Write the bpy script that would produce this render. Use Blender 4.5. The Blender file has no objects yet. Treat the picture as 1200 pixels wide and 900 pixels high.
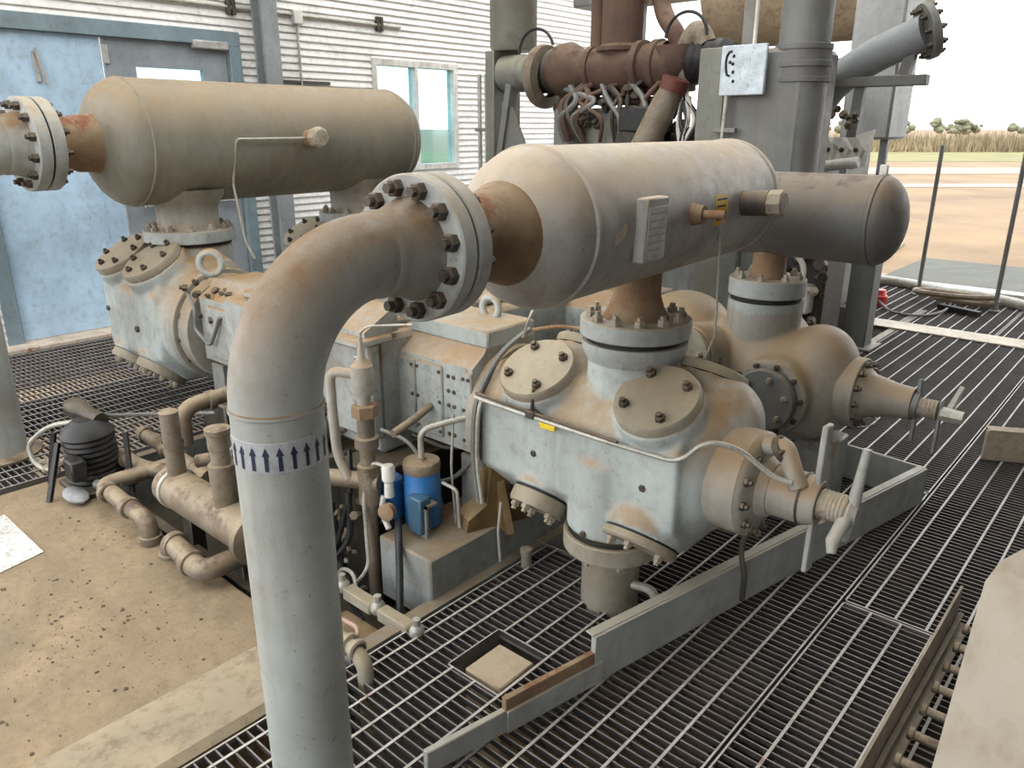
import bpy, bmesh, math, random
from mathutils import Vector as V, Matrix

random.seed(7)
S = bpy.context.scene
COL = S.collection

# ------------------------------------------------------------------ camera, light, exposure
PITCH = math.atan(1 / 3)
YAW = 0.72471
cam = bpy.data.objects.new('camera', bpy.data.cameras.new('camera'))
COL.objects.link(cam)
cam.location = (0, 0, 1.65)
cam.rotation_euler = (math.pi / 2 - PITCH, 0, YAW)
cam.data.sensor_width = 36
cam.data.lens = 27
cam.data.clip_start = 0.05
cam.data.clip_end = 3000
S.camera = cam

W = bpy.data.worlds.new('sky')
S.world = W
W.use_nodes = True
wn = W.node_tree
bg = wn.nodes['Background']
tc = wn.nodes.new('ShaderNodeTexCoord')
sp = wn.nodes.new('ShaderNodeSeparateXYZ')
wn.links.new(tc.outputs['Generated'], sp.inputs[0])
cr = wn.nodes.new('ShaderNodeValToRGB')
cr.color_ramp.elements[0].position = 0.0
cr.color_ramp.elements[0].color = (1.0, 1.0, 1.0, 1)
cr.color_ramp.elements[1].position = 0.7
cr.color_ramp.elements[1].color = (0.88, 0.93, 0.97, 1)
e = cr.color_ramp.elements.new(0.2)
e.color = (0.95, 0.975, 0.99, 1)
wn.links.new(sp.outputs['Z'], cr.inputs[0])
wn.links.new(cr.outputs[0], bg.inputs[0])
bg.inputs[1].default_value = 2.1

sun = bpy.data.objects.new('sun', bpy.data.lights.new('sun', 'SUN'))
COL.objects.link(sun)
sun.data.energy = 2.0
sun.data.angle = math.radians(1.0)
sun.data.color = (1.0, 0.93, 0.82)
sun.rotation_euler = (math.radians(28), math.radians(8), 0)

S.view_settings.view_transform = 'Standard'
S.view_settings.look = 'None'
S.view_settings.gamma = 1
S.view_settings.use_curve_mapping = False
S.view_settings.exposure = 0.8

# ------------------------------------------------------------------ helpers
def frame(ax):
    w = V(ax).normalized()
    h = V((0, 0, 1)) if abs(w.z) < 0.9 else V((0, 1, 0))
    u = h.cross(w).normalized()
    return u, w.cross(u), w


class G:
    def __init__(s):
        s.v = []
        s.f = []

    def add(s, vs, fs):
        k = len(s.v)
        s.v += [tuple(x) for x in vs]
        s.f += [tuple(i + k for i in f) for f in fs]
        return s

    def lathe(s, o, ax, prof, n=32):
        """prof: (radius, distance along the axis); radius 0 closes an end"""
        u, v, w = frame(ax)
        o = V(o)
        vs, fs, rings = [], [], []
        for r, t in prof:
            if r <= 1e-6:
                rings.append([len(vs)])
                vs.append(o + w * t)
            else:
                rings.append(list(range(len(vs), len(vs) + n)))
                for i in range(n):
                    a = 2 * math.pi * i / n
                    vs.append(o + w * t + (u * math.cos(a) + v * math.sin(a)) * r)
        for A, B in zip(rings, rings[1:]):
            if len(A) == 1 and len(B) == 1:
                continue
            for i in range(n):
                j = (i + 1) % n
                if len(A) == 1:
                    fs.append((A[0], B[j], B[i]))
                elif len(B) == 1:
                    fs.append((A[i], A[j], B[0]))
                else:
                    fs.append((A[i], A[j], B[j], B[i]))
        return s.add(vs, fs)

    def cyl(s, a, b, r, r2=None, n=24):
        a, b = V(a), V(b)
        L = (b - a).length
        r2 = r if r2 is None else r2
        return s.lathe(a, b - a, [(0, 0), (r, 0), (r2, L), (0, L)], n)

    def tube(s, pts, r, n=10, closed=False):
        pts = [V(p) for p in pts]
        m = len(pts)
        T = []
        for i in range(m):
            a = pts[i - 1] if (i or closed) else pts[0]
            b = pts[(i + 1) % m] if (i < m - 1 or closed) else pts[-1]
            T.append((b - a).normalized())
        u = frame(T[0])[0]
        vs, fs = [], []
        for i in range(m):
            u = (u - T[i] * u.dot(T[i])).normalized()
            v = T[i].cross(u)
            rr = r[i] if isinstance(r, (list, tuple)) else r
            for k in range(n):
                a = 2 * math.pi * k / n
                vs.append(pts[i] + (u * math.cos(a) + v * math.sin(a)) * rr)
        for i in range(m if closed else m - 1):
            j = (i + 1) % m
            for k in range(n):
                l = (k + 1) % n
                fs.append((i * n + k, i * n + l, j * n + l, j * n + k))
        if not closed:
            fs.append(tuple(range(n - 1, -1, -1)))
            fs.append(tuple((m - 1) * n + k for k in range(n)))
        return s.add(vs, fs)

    def box(s, lo, hi, bev=0.0, M=None, seg=1):
        lo, hi = V(lo), V(hi)
        bm = bmesh.new()
        bmesh.ops.create_cube(bm, size=1)
        c, d = (lo + hi) / 2, hi - lo
        for v in bm.verts:
            v.co = V((v.co.x * d.x, v.co.y * d.y, v.co.z * d.z)) + c
        if bev > 0:
            bmesh.ops.bevel(bm, geom=bm.edges[:], offset=bev, segments=seg, affect='EDGES', profile=0.5)
        if M is not None:
            for v in bm.verts:
                v.co = M @ v.co
        bm.verts.index_update()
        s.add([v.co.copy() for v in bm.verts], [[v.index for v in f.verts] for f in bm.faces])
        bm.free()
        return s

    def qbox(s, x0, x1, y0, y1, z0, z1):
        vs = [(x0, y0, z0), (x1, y0, z0), (x1, y1, z0), (x0, y1, z0), (x0, y0, z1), (x1, y0, z1), (x1, y1, z1), (x0, y1, z1)]
        return s.add(vs, [(3, 2, 1, 0), (4, 5, 6, 7), (0, 1, 5, 4), (1, 2, 6, 5), (2, 3, 7, 6), (3, 0, 4, 7)])

    def beam(s, a, b, w, h, up=(0, 0, 1), bev=0.0):
        """box from a to b, width w across, height h along up"""
        a, b = V(a), V(b)
        d = (b - a).normalized()
        r = d.cross(V(up)).normalized()
        q = r.cross(d)
        M = Matrix((r, d, q)).transposed().to_4x4()
        M.translation = (a + b) / 2
        L = (b - a).length / 2
        return s.box((-w / 2, -L, -h / 2), (w / 2, L, h / 2), bev, M)

    def prism(s, poly, o, u, v, w, d):
        """2-D poly in (u, v) at o, thickness d along w"""
        o, u, v, w = V(o), V(u), V(v), V(w)
        n = len(poly)
        vs = [o + u * a + v * b for a, b in poly] + [o + u * a + v * b + w * d for a, b in poly]
        fs = [tuple(range(n - 1, -1, -1)), tuple(range(n, 2 * n))]
        fs += [(i, (i + 1) % n, n + (i + 1) % n, n + i) for i in range(n)]
        return s.add(vs, fs)

    def ball(s, c, rx, ry=None, rz=None, n=20, m=12):
        ry = rx if ry is None else ry
        rz = rx if rz is None else rz
        c = V(c)
        vs, fs = [], []
        for i in range(m + 1):
            t = math.pi * i / m
            for k in range(n):
                a = 2 * math.pi * k / n
                vs.append(c + V((rx * math.sin(t) * math.cos(a), ry * math.sin(t) * math.sin(a), rz * math.cos(t))))
        for i in range(m):
            for k in range(n):
                l = (k + 1) % n
                fs.append((i * n + k, (i + 1) * n + k, (i + 1) * n + l, i * n + l))
        return s.add(vs, fs)

    def mesh(s, name, mat, ang=38):
        me = bpy.data.meshes.new(name)
        me.from_pydata(s.v, [], s.f)
        bm = bmesh.new()
        bm.from_mesh(me)
        bmesh.ops.remove_doubles(bm, verts=bm.verts[:], dist=1e-6)
        bmesh.ops.recalc_face_normals(bm, faces=bm.faces[:])
        bm.to_mesh(me)
        bm.free()
        me.materials.append(mat)
        if ang:
            me.shade_smooth()
            me.set_sharp_from_angle(angle=math.radians(ang))
        return me


def link(o, parent=None):
    COL.objects.link(o)
    if parent is not None:
        o.parent = parent
        if parent.parent is None:
            o.matrix_parent_inverse = Matrix.Translation(-parent.location)
    return o


def obj(name, g, mat, parent=None, ang=38, label=None):
    o = link(bpy.data.objects.new(name, g.mesh(name, mat, ang)), parent)
    if label:
        o['label'] = label
    return o


def inst(name, me, M, parent):
    o = bpy.data.objects.new(name, me)
    link(o, parent)
    o.matrix_basis = M
    return o


def tag(o, label, cat, group=None, kind=None):
    o['label'] = label
    o['category'] = cat
    if group:
        o['group'] = group
    if kind:
        o['kind'] = kind
    return o


def thing(name, loc, label, cat, group=None):
    o = bpy.data.objects.new(name, None)
    COL.objects.link(o)
    o.location = loc
    o.empty_display_size = 0.1
    return tag(o, label, cat, group)


def struct(name, g, mat, ang=38):
    o = obj(name, g, mat, None, ang)
    o['kind'] = 'structure'
    return o


def arc(c, u, v, R, a0, a1, n=12):
    c, u, v = V(c), V(u), V(v)
    return [c + u * (R * math.cos(a0 + (a1 - a0) * i / n)) + v * (R * math.sin(a0 + (a1 - a0) * i / n)) for i in range(n + 1)]


def bend(pts, R, n=6):
    """polyline with its inner corners rounded"""
    pts = [V(p) for p in pts]
    out = [pts[0]]
    for a, b, c in zip(pts, pts[1:], pts[2:]):
        d1, d2 = (a - b), (c - b)
        r = min(R, d1.length * 0.48, d2.length * 0.48)
        p, q = b + d1.normalized() * r, b + d2.normalized() * r
        for i in range(n + 1):
            t = i / n
            out.append(p * (1 - t) ** 2 + b * (2 * t * (1 - t)) + q * t * t)
    out.append(pts[-1])
    return out


# ------------------------------------------------------------------ materials
def nd(t, k, **kw):
    n = t.nodes.new('ShaderNode' + k)
    for a, b in kw.items():
        setattr(n, a, b)
    return n


def mixc(t, f, a, b):
    m = nd(t, 'Mix', data_type='RGBA')
    for s_, x in ((0, f), (6, a), (7, b)):
        if isinstance(x, bpy.types.NodeSocket):
            t.links.new(x, m.inputs[s_])
        elif s_ == 0:
            m.inputs[0].default_value = x
        else:
            m.inputs[s_].default_value = (*x, 1)
    return m.outputs[2]


def math_(t, op, a, b=None):
    m = nd(t, 'Math', operation=op)
    m.use_clamp = op in ('MULTIPLY', 'ADD', 'SUBTRACT')
    for i, x in enumerate((a, b)):
        if x is None:
            continue
        if isinstance(x, bpy.types.NodeSocket):
            t.links.new(x, m.inputs[i])
        else:
            m.inputs[i].default_value = x
    return m.outputs[0]


def noise(t, pos, scale, detail=4, rough=0.55):
    n = nd(t, 'TexNoise')
    t.links.new(pos, n.inputs['Vector'])
    n.inputs['Scale'].default_value = scale
    n.inputs['Detail'].default_value = detail
    n.inputs['Roughness'].default_value = rough
    return n.outputs[0]


def rng(t, x, a, b, c=0.0, d=1.0):
    m = nd(t, 'MapRange')
    m.clamp = True
    t.links.new(x, m.inputs[0])
    for i, q in enumerate((a, b, c, d)):
        m.inputs[i + 1].default_value = q
    return m.outputs[0]


MATS = {}


def paint(name, col, dust=0.0, rust=0.0, dustcol=(0.40, 0.29, 0.17), rustcol=(0.17, 0.065, 0.028), rough=0.5, metal=0.0,
          var=0.25, stain=0.25, bump=0.15, scale=1.0, speck=0.0, streak=None):
    """painted or bare metal: mottled colour, dust that settles on upward faces, rust patches, grime"""
    if name in MATS:
        return MATS[name]
    if streak is None:
        streak = 0.32 if dust else 0.0
    m = bpy.data.materials.new(name)
    m.use_nodes = True
    t = m.node_tree
    b = t.nodes['Principled BSDF']
    g = nd(t, 'NewGeometry')
    pos = g.outputs['Position']
    n1 = noise(t, pos, 3.0 * scale, 5)
    n2 = noise(t, pos, 22.0 * scale, 6, 0.65)
    dark = tuple(c * (1 - var) for c in col)
    lite = tuple(min(1, c * (1 + var * 0.7)) for c in col)
    c = mixc(t, rng(t, n1, 0.3, 0.7), dark, lite)
    if stain:
        st = math_(t, 'MULTIPLY', rng(t, n2, 0.50, 0.72), min(1, stain * 1.3))
        c = mixc(t, st, c, (0.15, 0.105, 0.065))
        n6 = noise(t, pos, 6.5 * scale, 9, 0.78)
        c = mixc(t, math_(t, 'MULTIPLY', rng(t, n6, 0.56, 0.64), min(1, stain * 1.1)), c, (0.12, 0.08, 0.05))
    if speck:
        n4 = noise(t, pos, 60.0 * scale, 2)
        c = mixc(t, math_(t, 'MULTIPLY', rng(t, n4, 0.66, 0.72), speck), c, (0.03, 0.02, 0.015))
    if streak:
        vm = nd(t, 'VectorMath', operation='MULTIPLY')
        t.links.new(pos, vm.inputs[0])
        vm.inputs[1].default_value = (14, 14, 1.6)
        f = math_(t, 'MULTIPLY', rng(t, noise(t, vm.outputs[0], 1.0, 4, 0.6), 0.50, 0.72), streak)
        c = mixc(t, f, c, (0.14, 0.092, 0.055))
        n5 = noise(t, pos, 1.9 * scale, 3)
        c = mixc(t, math_(t, 'MULTIPLY', rng(t, n5, 0.50, 0.68), streak * 0.9), c, (0.19, 0.125, 0.075))
    if dust:
        sz = nd(t, 'SeparateXYZ')
        t.links.new(g.outputs['Normal'], sz.inputs[0])
        up = rng(t, sz.outputs['Z'], 0.0, 0.65)
        nn = rng(t, noise(t, pos, 5.0 * scale, 7, 0.72), 0.34, 0.58, 0.5, 1.0)
        f = math_(t, 'MULTIPLY', math_(t, 'MULTIPLY', up, nn), dust)
        c = mixc(t, f, c, dustcol)
    if rust:
        n3 = noise(t, pos, 9.0 * scale, 8, 0.7)
        f = rng(t, n3, 0.62 - 0.3 * rust, 0.70 - 0.2 * rust)
        if dust:
            f = math_(t, 'MULTIPLY', f, math_(t, 'ADD', math_(t, 'MULTIPLY', up, 0.75), 0.25))
        rc = mixc(t, rng(t, n2, 0.3, 0.7), rustcol, tuple(x * 2.0 for x in rustcol))
        c = mixc(t, f, c, rc)
    t.links.new(c, b.inputs['Base Color'])
    rr = rng(t, n2, 0.3, 0.7, rough - 0.1, min(1, rough + 0.18))
    t.links.new(rr, b.inputs['Roughness'])
    b.inputs['Metallic'].default_value = metal
    if bump:
        bp = nd(t, 'Bump')
        bp.inputs['Strength'].default_value = bump
        bp.inputs['Distance'].default_value = 0.01
        t.links.new(n2, bp.inputs['Height'])
        t.links.new(bp.outputs[0], b.inputs['Normal'])
    MATS[name] = m
    return m


def flat(name, col, rough=0.6, emit=0.0, trans=0.0):
    if name in MATS:
        return MATS[name]
    m = bpy.data.materials.new(name)
    m.use_nodes = True
    b = m.node_tree.nodes['Principled BSDF']
    b.inputs['Base Color'].default_value = (*col, 1)
    b.inputs['Roughness'].default_value = rough
    b.inputs['Transmission Weight'].default_value = trans
    if emit:
        b.inputs['Emission Color'].default_value = (*col, 1)
        b.inputs['Emission Strength'].default_value = emit
    MATS[name] = m
    return m


TAN = (0.42, 0.31, 0.19)
M_pipe = paint('pipe_paint', (0.40, 0.425, 0.405), dust=1.0, rust=0.0, dustcol=(0.185, 0.098, 0.032), stain=0.13, speck=0.3)
M_vessel = paint('vessel_paint', (0.40, 0.395, 0.385), dust=0.9, rust=0.0, dustcol=(0.48, 0.36, 0.235), stain=0.2, speck=0.25)
M_vessel2 = paint('olive_vessel_paint', (0.22, 0.215, 0.18), dust=0.85, dustcol=(0.285, 0.19, 0.10), stain=0.2, speck=0.2)
M_vessel3 = paint('rusty_vessel_paint', (0.13, 0.135, 0.138), dust=0.95, rust=0.35, dustcol=(0.22, 0.16, 0.105), rustcol=(0.075, 0.04, 0.024), stain=0.35)
M_cyl = paint('cylinder_paint', (0.42, 0.465, 0.455), dust=1.0, dustcol=(0.33, 0.215, 0.11), stain=0.22, speck=0.25)
M_cast = paint('dusty_cast_paint', (0.35, 0.335, 0.295), dust=1.0, dustcol=(0.33, 0.225, 0.125), stain=0.2, speck=0.15)
M_cover = paint('cover_paint', (0.32, 0.29, 0.23), dust=0.85, dustcol=(0.31, 0.245, 0.155), stain=0.3, speck=0.5)
M_flange = paint('flange_paint', (0.38, 0.41, 0.405), dust=0.7, dustcol=TAN, stain=0.25, speck=0.3)
M_frame = paint('frame_paint', (0.38, 0.41, 0.40), dust=1.0, dustcol=(0.30, 0.185, 0.09), stain=0.35, speck=0.4)
M_rust = paint('rust_neck', (0.29, 0.20, 0.12), dust=0.3, rust=0.5, rustcol=(0.15, 0.05, 0.022), stain=0.5, rough=0.8, var=0.4)
M_drust = paint('dark_rust', (0.095, 0.05, 0.04), dust=0.2, rust=0.4, rustcol=(0.06, 0.027, 0.019), stain=0.4, rough=0.75, var=0.4)
M_bolt = paint('bolt_steel', (0.06, 0.053, 0.047), dust=0.3, rust=0.08, rough=0.55, metal=0.3, scale=4)
M_boltp = paint('painted_bolt', (0.36, 0.33, 0.27), dust=0.5, stain=0.5, rough=0.6, scale=4)
M_gasket = flat('gasket_black', (0.012, 0.012, 0.012), 0.7)
M_skid = paint('skid_paint', (0.26, 0.28, 0.275), dust=0.95, rust=0.05, dustcol=(0.22, 0.155, 0.09), stain=0.45)
M_dark = paint('oily_dark', (0.028, 0.027, 0.023), streak=0.1, dust=0.2, stain=0.4, rough=0.45)
M_black = paint('black_paint', (0.010, 0.011, 0.014), streak=0.0, dust=0.08, dustcol=(0.16, 0.13, 0.10), rough=0.45)
M_oilpipe = paint('oil_pipe_paint', (0.19, 0.165, 0.13), dust=0.85, rust=0.45, dustcol=(0.33, 0.245, 0.15), rustcol=(0.075, 0.045, 0.028), stain=0.9, var=0.5, streak=0.5, speck=0.4)
M_toe = paint('toe_plate_paint', (0.36, 0.375, 0.36), streak=0.18, dust=0.7, rust=0.0, dustcol=(0.40, 0.33, 0.24), stain=0.2)
M_grate = paint('grating_steel', (0.14, 0.125, 0.12), dust=0.95, rust=0.03, dustcol=(0.50, 0.45, 0.415), rough=0.5, streak=0.1, stain=0.3)
M_bar = paint('bearing_bar_steel', (0.028, 0.026, 0.026), dust=0.95, dustcol=(0.22, 0.20, 0.188), rough=0.6, stain=0.2, streak=0.15)
M_conc = paint('oily_concrete', (0.25, 0.178, 0.102), dust=0.45, dustcol=(0.37, 0.275, 0.175), stain=0.75, speck=0.7, rough=0.75, var=0.5, scale=1.1, streak=0.75, bump=0.6)
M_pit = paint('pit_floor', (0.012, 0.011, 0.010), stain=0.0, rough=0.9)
M_blue = paint('blue_filter_paint', (0.012, 0.16, 0.44), dust=0.15, stain=0.12, streak=0.05, rough=0.35)
M_bluedoor = paint('blue_door_paint', (0.44, 0.60, 0.76), stain=0.2, rough=0.5, var=0.22, bump=0.05)
M_greydoor = paint('grey_door_backlit', (0.27, 0.30, 0.33), stain=0.2, rough=0.5)  # grey leaf; its darkness against the light is put into the colour
M_dooredge = paint('blue_frame_paint', (0.20, 0.27, 0.31), stain=0.3, rough=0.5)
M_siding = paint('white_siding', (0.82, 0.80, 0.78), stain=0.2, rough=0.5, var=0.1, bump=0.05)
M_white = paint('white_paint', (0.70, 0.68, 0.64), stain=0.25, rough=0.5, dust=0.2)
M_stack = paint('stack_paint', (0.17, 0.175, 0.17), dust=0.3, stain=0.15, rough=0.5)
M_engine = paint('engine_paint', (0.19, 0.20, 0.175), dust=0.6, rust=0.03, dustcol=(0.38, 0.32, 0.24), stain=0.4)
M_post = paint('post_paint', (0.26, 0.275, 0.29), stain=0.2, rough=0.5)
M_rail = paint('rail_steel', (0.20, 0.20, 0.19), stain=0.3, rough=0.5, metal=0.3)
M_rubber = flat('rubber_black', (0.014, 0.014, 0.016), 0.5)
M_yellow = flat('yellow_label', (0.72, 0.46, 0.03), 0.5)
M_ink = flat('black_ink', (0.015, 0.015, 0.02), 0.6)
M_navy = flat('navy_ink', (0.012, 0.018, 0.05), 0.6)
M_plate = paint('name_plate', (0.42, 0.41, 0.40), stain=0.4, rough=0.45, scale=5)
M_sign = paint('gauge_board_paint', (0.62, 0.70, 0.78), stain=0.25, rough=0.5, scale=4)
M_tubing = paint('tubing_steel', (0.45, 0.43, 0.38), stain=0.3, rough=0.4, metal=0.3, scale=5)
M_ochre = paint('oily_ochre', (0.15, 0.09, 0.03), dust=0.4, stain=0.6, rough=0.4, var=0.5, scale=3)
M_wood = paint('weathered_board', (0.32, 0.265, 0.20), stain=0.45, rough=0.8)
M_red = flat('red_plastic', (0.65, 0.06, 0.05), 0.4)
M_panel = paint('pale_sheet_metal', (0.42, 0.38, 0.32), dust=0.3, stain=0.2, rough=0.45, var=0.12, scale=0.7)
M_glass = bpy.data.materials.new('window_glass')
M_glass.use_nodes = True
_t = M_glass.node_tree
_m = nd(_t, 'MixShader')
_m.inputs[0].default_value = 0.12
_a = nd(_t, 'BsdfTransparent')
_a.inputs[0].default_value = (0.62, 0.86, 0.92, 1)
_b = nd(_t, 'BsdfGlossy')
_b.inputs['Roughness'].default_value = 0.08
_t.links.new(_a.outputs[0], _m.inputs[1])
_t.links.new(_b.outputs[0], _m.inputs[2])
_t.links.new(_m.outputs[0], _t.nodes['Material Output'].inputs[0])
M_paper = paint('dirty_paper', (0.66, 0.64, 0.60), stain=0.6, rough=0.8, scale=2, speck=0.9)
M_roof = paint('roof_sheet', (0.62, 0.60, 0.56), stain=0.2, rough=0.6)

# unit bolt: hex nut with a stud end, along +Z
gb = G()
gb.lathe((0, 0, 0), (0, 0, 1), [(1.0, -0.3), (1.0, 0.85), (0.85, 1.0), (0.58, 1.0), (0.58, 1.7), (0, 1.7)], 6)
ME_BOLT = gb.mesh('bolt', M_bolt, 20)
ME_BOLTP = gb.mesh('painted_bolt', M_boltp, 20)
gb = G().lathe((0, 0, 0), (0, 0, 1), [(1.0, -0.3), (1.0, 0.55), (0.8, 0.7), (0, 0.7)], 6)
ME_CAP = gb.mesh('cap_bolt', M_bolt, 20)


def mat_at(p, ax, s):
    u, v, w = frame(ax)
    M = Matrix((u * s, v * s, w * s)).transposed().to_4x4()
    M.translation = V(p)
    return M


def ring_bolts(part, c, ax, R, n, s, phase=0.0, me=None, name='bolt'):
    u, v, w = frame(ax)
    for i in range(n):
        a = 2 * math.pi * i / n + phase
        inst(name, me or ME_BOLT, mat_at(V(c) + (u * math.cos(a) + v * math.sin(a)) * R, ax, s), part)


def flange(parent, c, ax, r, th, mat, bore=0.0, n=0, s=0.012, BR=None, phase=0.0, me=None, label=None, name='flange', segs=48):
    """disc whose outer face is at c, thickness th back along -ax; bolts stand on the outer face"""
    b = min(0.004, th * 0.2)
    w = V(ax).normalized()
    g = G().lathe(V(c) - w * th, ax, [(0, 0), (r - b, 0), (r, b), (r, th - b), (r - b, th), (0, th)], segs)
    p = obj(name, g, mat, parent, label=label)
    if n:
        ring_bolts(p, c, ax, BR or r * 0.84, n, s, phase, me)
    return p


def cast(name, g, mat, parent, voxel=0.011, smooth=10):
    """fuse overlapping solids into one rounded casting"""
    me = g.mesh(name + '_raw', mat, 0)
    o = bpy.data.objects.new('raw', me)
    COL.objects.link(o)
    r = o.modifiers.new('r', 'REMESH')
    r.mode = 'VOXEL'
    r.voxel_size = voxel
    sm = o.modifiers.new('s', 'SMOOTH')
    sm.factor = 0.5
    sm.iterations = smooth
    dg = bpy.context.evaluated_depsgraph_get()
    me2 = bpy.data.meshes.new_from_object(o.evaluated_get(dg))
    bpy.data.objects.remove(o)
    bpy.data.meshes.remove(me)
    me2.name = name
    if not me2.materials:
        me2.materials.append(mat)
    me2.shade_smooth()
    return link(bpy.data.objects.new(name, me2), parent)

# ------------------------------------------------------------------ the setting: floor, wall, roof, land outside
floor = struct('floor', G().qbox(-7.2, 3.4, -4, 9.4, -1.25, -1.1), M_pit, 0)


def kid(name, g, mat, parent=floor, ang=38, label=None, kind=None):
    o = obj(name, g, mat, parent, ang, label)
    if kind:
        o['kind'] = kind
    return o


slab = kid('concrete_slab', G().box((-4.0, -3.5, -1.1), (-1.77, 1.2, 0.0), 0.012), M_conc, label='oil-stained tan concrete slab')
kid('cement_strip', G().prism([(-1.775, 0.0005), (-2.08, 0.0005), (-2.0, 0.018), (-1.80, 0.02)], (0, -3.4, 0), (1, 0, 0), (0, 0, 1), (0, 1, 0), 4.45),
    paint('pale_cement', (0.34, 0.27, 0.18), stain=0.4, rough=0.8, speck=0.3), label='pale cement strip along the slab edge')
# crumbs of dirt on the slab
gd = G()
for i in range(520):
    x, y = random.uniform(-3.9, -2.1), random.uniform(-0.6, 1.15)
    if i % 5:
        cxy = ((-2.95, 0.62), (-2.75, 0.75), (-2.5, 0.6), (-3.3, 1.0), (-2.6, 0.45), (-3.1, 0.45), (-2.3, 0.8))[i % 7]
        x, y = random.gauss(cxy[0], 0.2), random.gauss(cxy[1], 0.12)
    if not (-3.95 < x < -2.1 and y < 1.15):
        continue
    r = random.choice((0.0012, 0.0015, 0.002, 0.002, 0.003, 0.003, 0.004, 0.006))
    gd.ball((x, y, r * 0.3), r * random.uniform(0.7, 2.2), r * random.uniform(0.5, 1.5), r * 0.5, 5, 3)
tag(obj('dirt_crumbs', gd, paint('dirt', (0.12, 0.085, 0.05), stain=0.3, rough=0.9)), 'dark crumbs of dirt scattered over the tan concrete slab', 'dirt', kind='stuff')

HOLES = [(-1.53, -1.31, 1.42, 1.66), (-1.86, -1.44, 2.22, 2.85)]


def cut(lo, hi, spans):
    out = [(lo, hi)]
    for a, b in spans:
        nx = []
        for p, q in out:
            if b <= p or a >= q:
                nx.append((p, q))
            else:
                if a - p > 0.004:
                    nx.append((p, a))
                if q - b > 0.004:
                    nx.append((b, q))
        out = nx
    return out


def grating(x0, x1, y0, y1, ph=0.05):
    fr = G()
    t = 0.006
    for a, b, c, d in ((x0, x1, y0, y0 + t), (x0, x1, y1 - t, y1), (x0, x0 + t, y0, y1), (x1 - t, x1, y0, y1)):
        sp = [(h[0], h[1]) for h in HOLES if h[2] < d and h[3] > c] if b - a > d - c else [(h[2], h[3]) for h in HOLES if h[0] < b and h[1] > a]
        if b - a > d - c:
            for p, q in cut(a, b, sp):
                fr.qbox(p, q, c, d, -0.032, 0.001)
        else:
            for p, q in cut(c, d, sp):
                fr.qbox(a, b, p, q, -0.032, 0.001)
    p = kid('grating_panel', fr, M_grate, floor, 0)
    for h in HOLES:
        if h[0] > x0 - 0.1 and h[1] < x1 and h[2] > y0 and h[3] < y1:
            g = G()
            for q in ((h[0] - 0.005, h[0], h[2], h[3]), (h[1], h[1] + 0.005, h[2], h[3]), (h[0], h[1], h[2] - 0.005, h[2]), (h[0], h[1], h[3], h[3] + 0.005)):
                g.qbox(*q, -0.032, 0.001)
            kid('cutout_band', g, M_grate, p, 0)
    bars = G()
    y = y0 + 0.03
    while y < y1 - 0.015:
        for a, b in cut(x0 + t, x1 - t, [(h[0], h[1]) for h in HOLES if h[2] < y < h[3]]):
            bars.qbox(a, b, y - 0.0026, y + 0.0026, -0.02, -0.001)
        y += 0.032
    b_ = kid('bearing_bars', bars, M_bar, p, 0, kind='stuff')
    rods = G()
    x = x0 + ph
    while x < x1 - 0.02:
        for a, b in cut(y0 + t, y1 - t, [(h[2], h[3]) for h in HOLES if h[0] < x < h[1]]):
            rods.qbox(x - 0.0045, x + 0.0045, a, b, -0.006, 0.0015)
        x += 0.1
    kid('cross_rods', rods, M_grate, p, 0, kind='stuff')


grating(-1.765, -0.705, -1.6, 3.78, 0.055)
grating(-1.765, -0.705, 3.79, 7.05, 0.06)
grating(-0.695, 0.345, -1.6, 2.62, 0.10)
grating(-0.695, 0.345, 2.63, 7.05, 0.075)
grating(0.355, 1.4, 2.63, 7.05, 0.05)
grating(-2.9, -1.1, 7.06, 9.2, 0.05)
grating(-1.09, 1.4, 7.06, 9.2, 0.05)
grating(-6.62, -5.36, -1.6, 4.9, 0.05)
grating(-5.35, -4.06, -1.6, 4.9, 0.08)
grating(-6.62, -4.2, 4.91, 9.2, 0.08)
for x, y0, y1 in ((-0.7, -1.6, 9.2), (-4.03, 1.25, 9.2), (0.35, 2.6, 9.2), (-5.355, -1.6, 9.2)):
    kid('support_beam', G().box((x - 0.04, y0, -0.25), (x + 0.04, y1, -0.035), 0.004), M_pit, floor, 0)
kid('cover_strip', G().box((-2.7, 7.02, 0.001), (1.4, 7.3, 0.012), 0.003), paint('pale_strip', (0.66, 0.56, 0.45), stain=0.3, rough=0.6), floor, label='pale strip laid across the far grating')
kid('edge_plate', G().box((-7.0, 9.2, -0.3), (1.4, 9.4, 0.03), 0.004), M_white, floor, label='pale edge plate of the platform')
kid('pedestal_block', G().box((-1.49, 1.45, -1.1), (-1.335, 1.62, -0.012), 0.006), paint('pedestal_tan', (0.46, 0.36, 0.25), stain=0.15, rough=0.8), floor, label='tan concrete pedestal showing in a grating cut-out')

# left wall: lap siding with the door and window openings
WX = -6.85


def siding(y0, y1, z0, z1, pitch=0.066):
    g = G()
    k0, k1 = math.floor(z0 / pitch), math.ceil(z1 / pitch)
    prof = []
    for k in range(k0, k1):
        a, b = max(z0, k * pitch), min(z1, (k + 1) * pitch)
        if b - a > 1e-4:
            prof += [(0.024, a), (0.024, a + 0.010), (0.004, b)]
    n = len(prof)
    vs = [(WX + p, y0, z) for p, z in prof] + [(WX + p, y1, z) for p, z in prof]
    fs = [(i, n + i, n + i + 1, i + 1) for i in range(n - 1)]
    g.add(vs, fs)
    g.qbox(WX - 0.12, WX - 0.001, y0, y1, z0, z1)
    return g


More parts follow.
